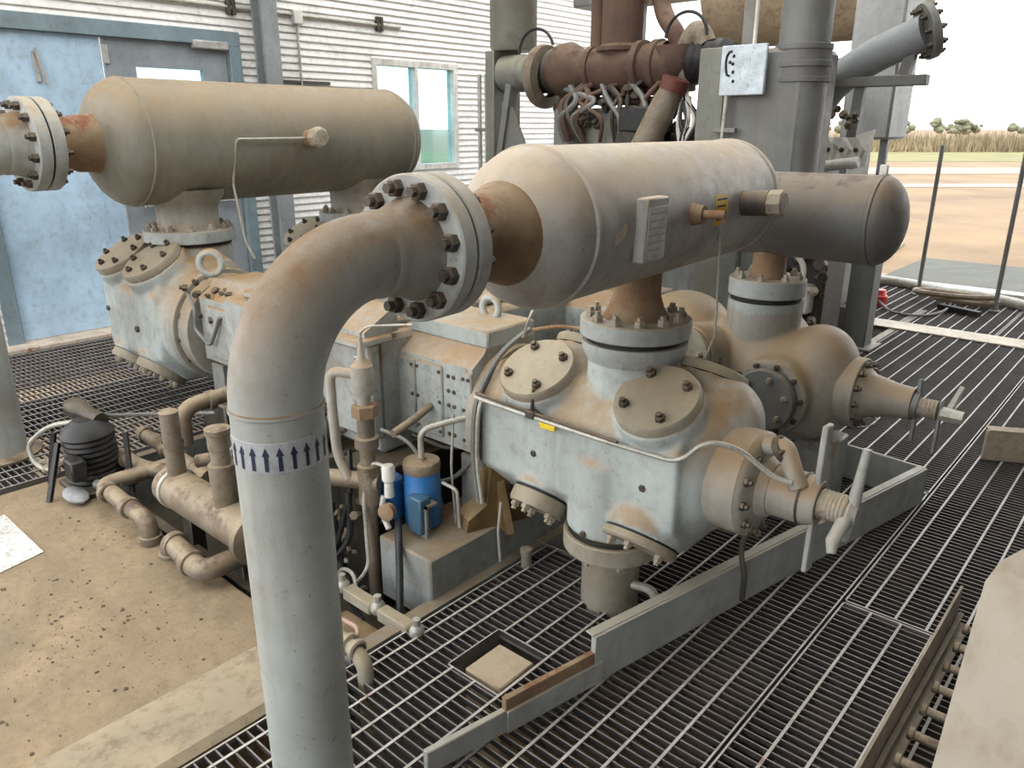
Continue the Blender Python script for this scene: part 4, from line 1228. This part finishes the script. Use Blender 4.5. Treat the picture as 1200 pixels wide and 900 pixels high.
bf_ = thing('oil_filter', (-2.07, 1.78, 0.165), 'bright blue oil filter canister with a tan cap on the box beam', 'filter')
obj('canister', G().lathe((-2.06, 1.80, 0.17), Z, [(0, 0), (0.066, 0), (0.072, 0.01), (0.072, 0.16), (0.070, 0.165), (0.070, 0.255), (0, 0.255)], 32), M_blue, bf_)
obj('filter_cap', G().lathe((-2.06, 1.80, 0.425), Z, [(0.072, -0.028), (0.074, 0), (0.070, 0.012), (0.02, 0.016), (0.018, 0.024), (0, 0.024)], 32), M_oilpipe, bf_)
obj('side_canister', G().lathe((-2.17, 1.74, 0.19), Z, [(0, 0), (0.042, 0), (0.042, 0.16), (0.030, 0.17), (0, 0.17)], 24), M_blue, bf_)
obj('outlet_tube', G().tube(bend([(-2.06, 1.80, 0.44), (-2.06, 1.80, 0.56), (-2.0, 1.87, 0.585), (-1.95, 1.94, 0.60)], 0.04), 0.012, 10), M_tubing, bf_)
cv = obj('clear_bowl', G().box((-2.04, 1.70, 0.18), (-1.965, 1.76, 0.33), 0.006), flat('smoky_plastic', (0.05, 0.11, 0.17), 0.25), bf_)
obj('bowl_bracket', G().tube(bend([(-1.99, 1.84, 0.35), (-1.93, 1.86, 0.33), (-1.92, 1.86, 0.17)], 0.02), 0.007, 8), M_tubing, bf_)
obj('white_valve', G().lathe((-2.115, 1.68, 0.31), Z, [(0, 0.0), (0.02, 0.0), (0.018, 0.06), (0.026, 0.07), (0.026, 0.12), (0.02, 0.13), (0, 0.13)], 16).tube(bend([(-2.15, 1.68, 0.30), (-2.145, 1.66, 0.24), (-2.09, 1.65, 0.19)], 0.03), 0.012, 8), M_white, bf_)
obj('gauge', G().lathe((-2.10, 1.665, 0.26), (0.3, -0.9, 0.1), [(0, 0), (0.032, 0), (0.034, 0.01), (0.034, 0.03), (0.028, 0.032), (0, 0.03)], 24), M_rust, bf_)
obj('capillary', G().tube(bend([(-2.12, 1.68, 0.43), (-2.19, 1.66, 0.44), (-2.20, 1.62, 0.30), (-2.14, 1.58, 0.03), (-2.17, 1.5, -0.05)], 0.04), 0.008, 8), M_tubing, bf_)
obj('black_hose', G().tube(bend([(-2.07, 1.68, 0.22), (-2.0, 1.62, 0.20), (-1.93, 1.56, 0.08), (-1.87, 1.5, -0.02), (-1.85, 1.47, -0.06)], 0.1, 8), 0.014, 10), M_rubber, bf_)

dm = thing('distribution_block', (-1.95, 1.45, -0.02), 'pale lubricator distribution blocks linked by brass fittings near the grating edge', 'valve')
for k in range(2):
    p = V((-2.04 + 0.20 * k, 1.46, -0.005))
    obj('block', G().beam(p + V((-0.08, 0, 0)), p + V((0.08, 0, 0)), 0.05, 0.05, bev=0.006), M_cover, dm)
for x in (-2.15, -1.94, -1.73):
    obj('fitting', G().ball((x, 1.46, 0.005), 0.026, 0.03, 0.03, 10, 8).cyl((x, 1.46, 0), (x, 1.46, 0.055), 0.014), M_tubing, dm)
obj('copper_tube', G().tube(bend([(-2.02, 1.36, -0.03), (-1.92, 1.36, -0.02), (-1.86, 1.28, -0.03), (-1.95, 1.2, -0.03)], 0.04), 0.008, 8), paint('old_copper', (0.45, 0.30, 0.24), stain=0.3, rough=0.4, scale=5), dm)
op2 = thing('oil_puddle_tray', (-1.9, 1.36, -0.1), 'amber oily drip tray at the end of the skid beam', 'tray')
obj('tray_pan', G().box((-2.1, 1.27, -0.12), (-1.845, 1.44, -0.06), 0.01), M_ochre, op2)
dp = thing('drain_stub', (-1.72, 1.2, 0), 'pale capped pipe stub poking through the grating beside the foreground pipe', 'pipe')
obj('stub_pipe', G().tube(bend([(-1.86, 1.20, 0.09), (-1.73, 1.20, 0.085), (-1.68, 1.20, 0.05), (-1.68, 1.2, -0.2)], 0.03), 0.026, 14), M_cover, dp)
obj('stub_collar', G().lathe((-1.77, 1.20, 0.087), X_, [(0.026, 0), (0.036, 0.004), (0.036, 0.02), (0.026, 0.024)], 18).lathe((-1.73, 1.20, 0.086), X_, [(0.026, 0), (0.034, 0.004), (0.034, 0.02), (0.026, 0.024)], 18), M_cover, dp)
ad = thing('anchor_stud', (-1.73, 2.04, 0), 'short rusty anchor stud standing on the grating near the box beam', 'bolt')
obj('stud_body', G().lathe((-1.73, 2.04, -0.05), Z, [(0, 0), (0.022, 0), (0.022, 0.10), (0.025, 0.105), (0.025, 0.125), (0.012, 0.13), (0, 0.13)], 14), M_boltp, ad)
br = thing('pump_bracket', (-1.86, 2.02, 0.165), 'oily ochre cast bracket on the box beam below the cylinder flange', 'bracket')
g = G()
g.prism([(-0.14, 0), (0.14, 0), (0.12, 0.06), (0.05, 0.10), (0.045, 0.24), (-0.03, 0.26), (-0.05, 0.10), (-0.13, 0.05)], (-1.92, 2.02, 0.165), (0.35, 0.94, 0), Z, (0.94, -0.35, 0), 0.10)
obj('casting', g, M_ochre, br, 20)
obj('casting_rib', G().prism([(0, 0), (0.12, 0), (0.02, 0.22), (0, 0.22)], (-1.86, 1.99, 0.165), (0.94, -0.35, 0), Z, (0.35, 0.94, 0), 0.03), M_ochre, br, 20)
obj('bracket_tube', G().tube(bend([(-2.02, 2.10, 0.38), (-1.9, 2.12, 0.40), (-1.83, 2.08, 0.36)], 0.03), 0.012, 8), M_tubing, br)
obj('hanging_wire', G().tube(bend([(-1.80, 1.97, 0.28), (-1.78, 1.93, 0.18), (-1.77, 1.93, 0.05)], 0.03), 0.006, 6), M_tubing, br)
tb = thing('tubing_bundle', (-2.2, 1.9, 0.1), 'tangle of thin steel and black tubes in the shadow behind the blue filter', 'tubing')
for k, (pts, r, mt) in enumerate((
        ([(-2.30, 1.80, 0.50), (-2.20, 1.86, 0.46), (-2.12, 1.92, 0.28), (-2.10, 1.94, 0.17)], 0.008, M_tubing),
        ([(-2.34, 1.74, 0.30), (-2.22, 1.80, 0.28), (-2.05, 1.95, 0.30), (-1.95, 2.0, 0.42)], 0.010, M_rail),
        ([(-1.98, 1.90, 0.62), (-1.98, 1.88, 0.4), (-1.96, 1.88, 0.17)], 0.005, M_tubing),
        ([(-2.42, 1.62, 0.20), (-2.36, 1.60, 0.05), (-2.28, 1.55, -0.1), (-2.1, 1.5, -0.15)], 0.013, M_rubber),
        ([(-2.38, 1.70, 0.42), (-2.33, 1.66, 0.28), (-2.34, 1.6, 0.1), (-2.36, 1.5, -0.1)], 0.011, M_rubber),
        ([(-2.30, 1.52, -0.12), (-2.24, 1.52, 0.02), (-2.16, 1.52, 0.03), (-2.12, 1.5, -0.02)], 0.008, M_tubing),
        ([(-2.5, 1.42, -0.05), (-2.3, 1.42, -0.05), (-2.15, 1.40, -0.06)], 0.016, M_oilpipe),
        ([(-2.28, 1.95, 0.44), (-2.12, 2.0, 0.40), (-2.0, 2.1, 0.44)], 0.012, M_dark))):
    obj('tube_run', G().tube(bend(pts, 0.05), r, 8), mt, tb)
for i in range(22):
    inst('fitting', random.choice((ME_BOLT, ME_CAP, ME_BOLTP)), mat_at((random.uniform(-2.45, -2.2), random.uniform(1.5, 1.75), random.uniform(-0.15, 0.25)), (random.uniform(-0.5, 0.8), -0.8, random.uniform(0, 0.8)), random.uniform(0.01, 0.02)), tb)
# drive gear clutter in the shadow below the guide
rk2 = thing('cooling_fins', (-2.05, 2.35, 0.1), 'dark ribbed oil cooler in the shadow under the crosshead guide', 'cooler')
me_f = G().qbox(-0.004, 0.004, -0.14, 0.14, 0, 0.22).mesh('fin', M_dark, 0)
obj('cooler_core', G().box((-2.26, 2.28, 0.165), (-1.86, 2.50, 0.40), 0.01), M_dark, rk2)
for k in range(12):
    inst('fin', me_f, Matrix.Translation((-2.24 + 0.034 * k, 2.36, 0.17)), rk2)

# ------------------------------------------------------------------ engine and plant at the back
en = thing('gas_engine', (-3.4, 6.4, -0.3), 'green-grey gas engine with a rusty exhaust manifold, behind the front vessel', 'engine')
obj('engine_block', G().box((-4.25, 5.35, -0.28), (-2.5, 8.0, 1.45), 0.03), M_engine, en)
obj('valley_cover', G().box((-4.2, 5.25, 1.42), (-3.45, 5.9, 1.80), 0.02), M_engine, en)
obj('valley_cover', G().box((-3.4, 5.4, 1.40), (-2.95, 5.9, 1.66), 0.02), M_dark, en)
for x in (-4.0, -3.72, -3.5):
    obj('stay_rod', G().cyl((x, 5.28, 1.5), (x, 5.3, 2.0), 0.02), M_engine, en)
for z, x0, x1 in ((1.86, -4.2, -3.0), (1.93, -3.9, -3.1)):
    obj('fuel_rail', G().tube([(x0, 5.35, z), (x1, 5.35, z - 0.02)], 0.035, 10), M_drust, en)
for i in range(26):
    inst('fitting', ME_BOLT if i % 2 else ME_CAP, mat_at((random.uniform(-4.2, -3.0), 5.30 + random.uniform(-0.03, 0.1), random.uniform(1.55, 1.95)), (random.uniform(-0.6, 0.6), -1, random.uniform(-0.3, 0.5)), random.uniform(0.02, 0.05)), en)
MY, MZ = 5.3, 2.09
def mlathe(name, pr, mat, n=32):
    return obj(name, G().lathe((0, MY, MZ), X_, [(r, x) for r, x in pr], n), mat, en)


mlathe('manifold_stub', [(0, -4.76), (0.15, -4.76), (0.15, -4.55), (0.13, -4.53), (0.13, -4.42), (0, -4.42)], M_engine)
mlathe('bellows', [(0, -4.46)] + [(0.15 + 0.02 * (i % 2), -4.45 + 0.03 * i) for i in range(10)] + [(0, -4.17)], M_dark)
obj('turbo_ring', G().lathe((-4.36, MY - 0.02, MZ - 0.04), X_, [(0.16, 0), (0.24, 0.01), (0.25, 0.05), (0.24, 0.09), (0.16, 0.10)], 36), M_oilpipe, en, label='tan ring')
mlathe('manifold_bulb', [(0, -4.22), (0.15, -4.22), (0.20, -4.15), (0.21, -4.05), (0.17, -3.97), (0.14, -3.92), (0.14, -3.86), (0.17, -3.85), (0.17, -3.80), (0, -3.80)], M_drust)
mlathe('manifold_centre', [(0, -3.85), (0.15, -3.84), (0.17, -3.7), (0.17, -3.5), (0.15, -3.42), (0.18, -3.41), (0.18, -3.36), (0.15, -3.35), (0.15, -3.28), (0.18, -3.27), (0.18, -3.22), (0.15, -3.2), (0, -3.2)], M_drust)
obj('manifold_elbow', G().tube(bend([(-3.25, MY, MZ), (-3.10, MY, MZ), (-3.10, MY, MZ + 0.12)], 0.1), 0.165, 24), M_drust, en)
obj('exhaust_riser', G().cyl((-3.58, MY, MZ), (-3.58, MY, 3.6), 0.155, n=32).lathe((-3.58, MY, 2.2), Z, [(0.19, 0), (0.19, 0.03), (0.155, 0.05)], 32), M_drust, en, label='tall dark rusty exhaust pipe')
obj('exhaust_riser', G().cyl((-3.80, MY, MZ), (-3.80, MY, 3.6), 0.06, n=20), M_drust, en)
obj('bypass_elbow', G().tube(bend([(-3.35, MY + 0.1, 2.7), (-3.30, MY + 0.1, 2.45), (-3.12, MY, 2.3), (-3.08, MY, 2.2)], 0.2), 0.065, 16), M_drust, en)
obj('charge_pipe', G().tube(bend([(-3.0, MY - 0.02, 1.9), (-3.02, MY - 0.02, 2.2), (-2.93, MY - 0.02, 2.32), (-2.86, MY - 0.02, 2.2)], 0.12), 0.075, 20), M_oilpipe, en)
mlathe('bellows', [(0, -2.98)] + [(0.135 + 0.018 * (i % 2), -2.97 + 0.03 * i) for i in range(9)] + [(0.15, -2.71), (0, -2.71)], M_black)
obj('wire_loop', G().tube(arc((-4.30, MY - 0.15, 2.22), X_, Z, 0.18, 0.3, math.pi, 14), 0.012, 8), M_rubber, en)
obj('wire_loop', G().tube(arc((-2.95, MY - 0.15, 2.25), X_, Z, 0.16, 0, math.pi, 14), 0.012, 8), M_rubber, en)
obj('intake_pipe', G().tube([(-2.98, 5.1, 1.95), (-3.08, 5.08, 1.75), (-3.22, 5.05, 1.42)], [0.085, 0.095, 0.11], 20), M_oilpipe, en)
obj('intake_clamp', G().tube([(-2.97, 5.1, 1.98), (-3.0, 5.098, 1.90)], 0.10, 20), flat('red_silicone', (0.12, 0.03, 0.025), 0.6), en)
for i in range(7):
    obj('wiring_loom', G().tube(bend([(-2.95 + random.uniform(-.05, .05), 5.15, 1.9), (-2.85 + random.uniform(-.1, .1), 5.1, 1.7), (-2.95 + random.uniform(-.12, .12), 5.1, 1.55), (-2.8 + random.uniform(-.1, .1), 5.1, 1.4)], 0.08), 0.018, 8), M_black if i % 3 else M_white, en)
for s_, x in enumerate((-2.19, -2.09, -1.99)):
    o = obj('rocker_cover', G().prism([(-0.03, -0.09), (0.035, -0.09), (0.065, 0.0), (0.01, 0.085), (-0.055, 0.085), (0.0, 0.0)], (x, 5.95, 1.50), X_, Z, (0, 1, 0), 0.12), M_white, en, 20)
    inst('bolt', ME_BOLT, mat_at((x + 0.02, 5.95, 1.50), (0, -1, 0), 0.018), o)
obj('water_rail', G().tube([(-2.5, 5.92, 1.33), (-1.93, 5.92, 1.42)], 0.04, 14), M_white, en)
obj('head_plate', G().prism([(0, 0), (0.11, 0.03), (0.14, 0.28), (0.02, 0.24)], (-2.02, 6.0, 1.36), X_, Z, (0, 1, 0), 0.04), M_white, en)
for i in range(14):
    inst('fitting', ME_BOLT if i % 2 else ME_CAP, mat_at((random.uniform(-2.4, -2.0), 6.0, random.uniform(1.55, 1.78)), (random.uniform(-0.6, 0.6), -1, random.uniform(0, 0.8)), random.uniform(0.018, 0.035)), en)
for i in range(34):
    inst('fitting', random.choice((ME_BOLT, ME_CAP)), mat_at((random.uniform(-4.1, -2.9), 5.24 + random.uniform(-0.05, 0.05), random.uniform(1.62, 2.02)), (random.uniform(-0.8, 0.8), -1, random.uniform(-0.5, 0.6)), random.uniform(0.02, 0.055)), en)
for i in range(12):
    x = random.uniform(-4.05, -3.1)
    obj('ignition_lead', G().tube(bend([(x, 5.2, 1.55), (x + random.uniform(-.1, .1), 5.12, 1.72), (x + random.uniform(-.25, .25), 5.15, 1.85), (x + random.uniform(-.3, .3), 5.2, 1.98)], 0.08), random.uniform(0.012, 0.028), 8), random.choice((M_black, M_dark, M_drust, M_rail)), en)
obj('magneto', G().lathe((-3.35, 5.15, 1.55), (0, -1, 0), [(0, -0.1), (0.12, -0.1), (0.12, 0.05), (0.08, 0.09), (0, 0.09)], 24), M_dark, en)
obj('coil_pack', G().box((-3.42, 5.05, 1.62), (-3.06, 5.25, 1.80), 0.015), M_black, en)
# side details seen below the rear vessel
for i in range(40):
    inst('fitting', random.choice((ME_BOLT, ME_CAP, ME_BOLTP)), mat_at((random.uniform(-2.2, -1.85), 5.30 + random.uniform(-0.05, 0.15), random.uniform(0.25, 0.95)), (random.uniform(-0.3, 0.9), -1, random.uniform(-0.4, 0.6)), random.uniform(0.02, 0.05)), en)
obj('governor_box', G().box((-2.25, 5.35, 0.2), (-1.86, 5.75, 1.0), 0.02), M_dark, en)
obj('governor_cover', G().box((-2.05, 5.25, 0.42), (-1.92, 5.36, 0.62), 0.012), M_white, en)
obj('governor_tube', G().tube(bend([(-2.1, 5.25, 0.9), (-1.95, 5.2, 0.75), (-2.0, 5.2, 0.45), (-1.85, 5.2, 0.3)], 0.06), 0.02, 8), M_white, en)

ib = thing('air_intake_box', (-2.4, 5.3, 1.0), 'grey sheet-metal air intake box beside the rusty manifold', 'duct')
obj('box_body', G().box((-2.70, 5.0, 0.95), (-2.02, 5.55, 2.13), 0.03), M_stack, ib)
obj('box_flange', G().box((-2.74, 4.985, 0.95), (-2.55, 5.0, 2.15), 0.005), M_engine, ib)
sk_ = thing('intake_stack', (-2.11, 5.16, 1.1), 'tall grey round stack with a ribbed rubber coupling', 'pipe')
obj('stack_pipe', G().cyl((-2.11, 5.16, 1.12), (-2.11, 5.16, 1.95), 0.165, n=40), M_stack, sk_)
obj('upper_pipe', G().cyl((-2.11, 5.16, 2.1), (-2.11, 5.16, 3.8), 0.155, n=40), M_stack, sk_)
obj('coupling', G().lathe((-2.11, 5.16, 1.92), Z, [(0.165, 0), (0.178, 0.005), (0.178, 0.03), (0.172, 0.035), (0.172, 0.09), (0.180, 0.095), (0.180, 0.125), (0.172, 0.13), (0.170, 0.19), (0.176, 0.195), (0.176, 0.225), (0.155, 0.23)], 44), paint('coupling_rubber', (0.15, 0.15, 0.155), rough=0.6, stain=0.2), sk_)
gbd = thing('gauge_board', (-2.4, 4.93, 1.84), 'pale blue-white board with black marks on the intake box', 'sign')
obj('board', G().box((-2.55, 4.92, 1.85), (-2.245, 4.95, 2.15), 0.005), M_sign, gbd)
bk = G()
for pts in ([(-2.475, 2.115), (-2.495, 2.11), (-2.51, 2.085), (-2.513, 2.05), (-2.51, 2.01), (-2.50, 1.975), (-2.48, 1.968)],):
    bk.tube([(x, 4.918, z) for x, z in pts], 0.008, 6)
for x, z in ((-2.462, 2.085), (-2.465, 2.04), (-2.46, 1.99), (-2.485, 2.05), (-2.455, 1.935)):
    bk.ball((x, 4.918, z), 0.011, 0.003, 0.011, 8, 6)
obj('board_marks', bk, M_ink, gbd)
for i in range(9):
    x, z = random.uniform(-2.43, -2.27), random.uniform(1.88, 2.12)
    obj('board_scratch', G().box((x, 4.9185, z), (x + 0.004, 4.9205, z + random.uniform(0.01, 0.03))), flat('grey_scratch', (0.35, 0.4, 0.46)), gbd)
cdp = thing('conduit_post', (-2.52, 4.95, 1.2), 'thin vertical conduit below the blue-white board', 'conduit')
obj('conduit_run', G().cyl((-2.52, 4.94, 1.2), (-2.50, 4.94, 1.86), 0.016, n=12), M_tubing, cdp)
obj('conduit_strap', G().box((-2.58, 4.93, 1.62), (-2.42, 4.97, 1.65), 0.004), M_rail, cdp)
pst = thing('hanger_post', (-2.55, 5.2, 2.1), 'dark steel post with a bright edge rising behind the blue-white board', 'post')
obj('post_web', G().box((-2.56, 5.2, 2.1), (-2.48, 5.26, 4.0), 0.004), M_rail, pst)
obj('post_edge', G().cyl((-2.46, 5.19, 2.1), (-2.46, 5.19, 4.0), 0.014, n=10), M_white, pst)
tk = thing('upright_tank', (-4.72, 5.5, 1.2), 'grey-green upright tank on a gusseted stand left of the engine', 'tank')
obj('tank_shell', G().lathe((-4.72, 5.35, 0), Z, [(0, 2.27), (0.18, 2.27), (0.2, 2.30), (0.2, 3.9), (0, 3.9)], 36), M_engine, tk)
obj('stand_plate', G().box((-4.87, 5.15, 0.9), (-4.77, 5.5, 2.27), 0.006), M_engine, tk)
obj('stand_gusset', G().prism([(0, 0), (0.42, 0), (0.10, 0.62), (0, 0.66)], (-4.72, 5.2, 1.2), X_, Z, (0, 1, 0), 0.03), M_stack, tk)
obj('stand_brace', G().beam((-4.78, 5.22, 1.2), (-4.62, 5.22, 2.0), 0.06, 0.10, (0, 1, 0)), M_stack, tk)
obj('stand_pipe', G().cyl((-4.98, 5.3, 0.5), (-4.98, 5.3, 2.1), 0.03, n=12).cyl((-5.08, 5.3, 0.5), (-5.08, 5.3, 2.1), 0.02, n=12), M_tubing, tk)
obj('stand_strap', G().box((-5.12, 5.27, 1.62), (-4.93, 5.33, 1.65), 0.004), M_rail, tk)
dk = thing('exhaust_silencer', (-3.0, 7.6, 2.5), 'large tan rust-streaked drum lying across at the top behind the stack', 'silencer')
obj('drum', G().lathe((-3.9, 7.4, 2.92), X_, [(0, 0), (0.4, 0.02), (0.55, 0.08), (0.55, 1.75), (0.4, 1.83), (0, 1.85)], 48), paint('silencer_tan', (0.48, 0.37, 0.26), rust=0.15, stain=0.5, rough=0.7, rustcol=(0.24, 0.13, 0.07)), dk)
obj('drum_saddle', G().box((-3.7, 7.2, 2.2), (-3.6, 7.7, 2.5), 0.01), M_post, dk)
obj('drum_saddle', G().box((-2.5, 7.2, 2.2), (-2.4, 7.7, 2.5), 0.01), M_post, dk)
obj('saddle_beam', G().box((-4.2, 7.2, 2.13), (-2.2, 7.7, 2.22), 0.01), M_stack, dk)
dq = thing('overhead_duct', (-5, 7.8, 2.8), 'dark grey duct running across the top behind the exhaust', 'duct')
obj('duct_body', G().box((-5.9, 7.7, 2.95), (-3.95, 8.2, 3.35), 0.02), M_stack, dq)
obj('duct_leg', G().box((-5.2, 7.8, -0.3), (-5.05, 7.95, 2.95), 0.01), M_stack, dq)
ct = thing('radiator_casing', (-2.2, 7.1, 1.5), 'tall pale grey sheet casing at the right end of the engine', 'casing')
obj('casing_sheet', G().box((-2.44, 6.9, 1.56), (-2.05, 7.4, 3.6), 0.02), paint('casing_paint', (0.46, 0.47, 0.48), stain=0.15, rough=0.5), ct)
obj('casing_leg', G().box((-2.42, 6.95, -0.3), (-2.36, 7.0, 1.56), 0.004), M_post, ct)
obj('casing_leg', G().box((-2.12, 6.95, -0.3), (-2.06, 7.0, 1.56), 0.004), M_post, ct)
bp_ = thing('water_pipe', (-2.0, 6.2, 1.9), 'thick grey pipe slanting up to a bolted end flange against the sky', 'pipe')
ppts = bend([(-2.42, 6.25, 1.78), (-2.28, 6.22, 1.98), (-2.02, 6.18, 2.14), (-1.68, 6.15, 2.27)], 0.3, 8)
obj('pipe_run', G().tube(ppts, 0.12, 28), M_post, bp_)
nn_ = V((0.80, 0.50, 0.33)).normalized()
fl = flange(bp_, V((-1.64, 6.15, 2.285)), nn_, 0.185, 0.05, M_rail, segs=36, n=10, s=0.022)
fl = flange(bp_, V((-1.70, 6.155, 2.265)), -nn_, 0.185, 0.04, M_rail, segs=36, n=10, s=0.022)
obj('small_elbow', G().tube(bend([(-2.36, 6.0, 2.03), (-2.22, 6.0, 2.03), (-2.28, 6.0, 1.85), (-2.38, 6.0, 1.62)], 0.08), 0.05, 16), M_stack, bp_)
ps = thing('pipe_support', (-2.0, 6.2, 0), 'grey steel bracket carrying the slanting pipe', 'bracket')
obj('cross_beam', G().box((-2.3, 6.1, 1.93), (-1.62, 6.2, 2.0), 0.006), M_stack, ps)
obj('pipe_strut', G().beam((-1.78, 6.15, 2.0), (-1.74, 6.15, 2.2), 0.07, 0.07, (0, 1, 0)), M_stack, ps)
obj('long_leg', G().beam((-2.08, 6.15, 1.5), (-2.06, 6.15, 1.95), 0.07, 0.07, (0, 1, 0)), M_stack, ps)
sp_ = thing('support_post', (-1.87, 6.25, -0.3), 'square grey steel post standing on the grating under the rear vessel', 'post')
obj('post_tube', G().box((-1.96, 6.16, -0.02), (-1.78, 6.34, 1.3), 0.008), M_stack, sp_)
obj('post_foot', G().box((-2.02, 6.10, 0.0), (-1.72, 6.40, 0.018), 0.004), M_stack, sp_)

# ------------------------------------------------------------------ platform edge: stanchions, hoses, small items
for x, y, h, lb in ((-2.07, 8.73, 1.49, 'thin dark handrail post nearer the rear vessel'), (-1.30, 8.36, 1.44, 'thin dark handrail post at the right edge of the platform')):
    st_ = thing('handrail_post', (x, y, 0), lb, 'post', 'handrail posts at the platform edge')
    obj('post_bar', G().cyl((x, y, 0), (x, y, h), 0.021, n=12), M_rail, st_)
    obj('post_socket', G().lathe((x, y, 0), Z, [(0, 0), (0.05, 0), (0.05, 0.012), (0.03, 0.02), (0.03, 0.1), (0, 0.1)], 16), M_rail, st_)
hs = thing('suction_hose', (-1.4, 8.5, 0), 'pale thick hose lying along the far platform edge', 'hose')
obj('hose_run', G().tube(bend([(-2.75, 9.1, 0.05), (-2.2, 9.05, 0.05), (-1.8, 8.75, 0.06), (-1.5, 8.78, 0.06), (-1.1, 8.6, 0.05), (-0.6, 8.3, 0.05)], 0.3), 0.05, 12), M_tubing, hs)
hs = thing('coiled_hose', (-1.7, 8.3, 0), 'grey hose coiled loosely at the foot of the handrail posts', 'hose')
hp = []
for i in range(60):
    a = i / 60 * 4 * math.pi
    hp.append((-1.62 + 0.30 * math.cos(a) + 0.1 * math.sin(a * 0.5), 8.40 + 0.14 * math.sin(a), 0.04 + 0.0014 * i))
obj('hose_coil', G().tube(hp, 0.028, 8), M_oilpipe, hs)
hs = thing('thin_cable', (-1.9, 8.0, 0), 'thin dark cable curling from the red cap to the hose coil', 'cable')
obj('cable_run', G().tube(bend([(-2.2, 7.88, 0.05), (-2.0, 7.6, 0.015), (-1.75, 7.62, 0.015), (-1.62, 7.95, 0.02), (-1.66, 8.35, 0.06)], 0.25), 0.012, 8), M_rail, hs)
rc = thing('red_cap', (-2.22, 7.95, 0), 'red plastic cap beside the support post', 'cap')
obj('cap_body', G().lathe((-2.22, 7.95, 0.03), Z, [(0, -0.03), (0.07, -0.03), (0.075, 0.06), (0.06, 0.075), (0.05, 0.12), (0, 0.125)], 20), M_red, rc)
gm = thing('grey_motor', (-2.06, 6.72, 0), 'small grey motor lying on the grating behind the support post', 'motor')
obj('motor_body', G().lathe((-2.13, 6.62, 0.12), (0.4, 0.9, 0), [(0, 0), (0.09, 0.01), (0.11, 0.04), (0.11, 0.2), (0.08, 0.22), (0, 0.22)], 24), M_stack, gm)
obj('motor_foot', G().box((-2.2, 6.6, 0), (-2.0, 6.85, 0.03), 0.005), M_dark, gm)
pl = thing('flat_bar', (-1.5, 8.1, 0), 'short black bar lying on the grating before the hoses', 'bar')
obj('bar_body', G().beam((-1.72, 8.12, 0.03), (-1.35, 7.98, 0.03), 0.06, 0.05), M_black, pl)
bk2 = thing('rusty_bucket', (-0.72, 7.6, 0), 'pinkish rusty bucket at the right edge of the far grating', 'bucket')
obj('bucket_shell', G().lathe((-0.74, 7.45, 0), Z, [(0, 0.004), (0.11, 0.004), (0.135, 0.26), (0.125, 0.26), (0.10, 0.02), (0, 0.02)], 28), paint('bucket_rust', (0.50, 0.27, 0.20), stain=0.4, rust=0.1), bk2)
obj('bucket_bail', G().tube(arc((-0.74, 7.45, 0.25), X_, (0, -0.6, 0.8), 0.13, 0, math.pi, 12), 0.006, 6), M_rail, bk2)
wl = thing('welding_loop', (-1.5, 4.6, 0), 'thin wire loop lying on the grating behind the rear cylinder head', 'wire')
obj('loop_wire', G().tube([(-1.28 + 0.09 * math.cos(a), 4.55 + 0.14 * math.sin(a), 0.01) for a in [i * math.pi / 12 for i in range(24)]], 0.004, 6, True), M_rail, wl)
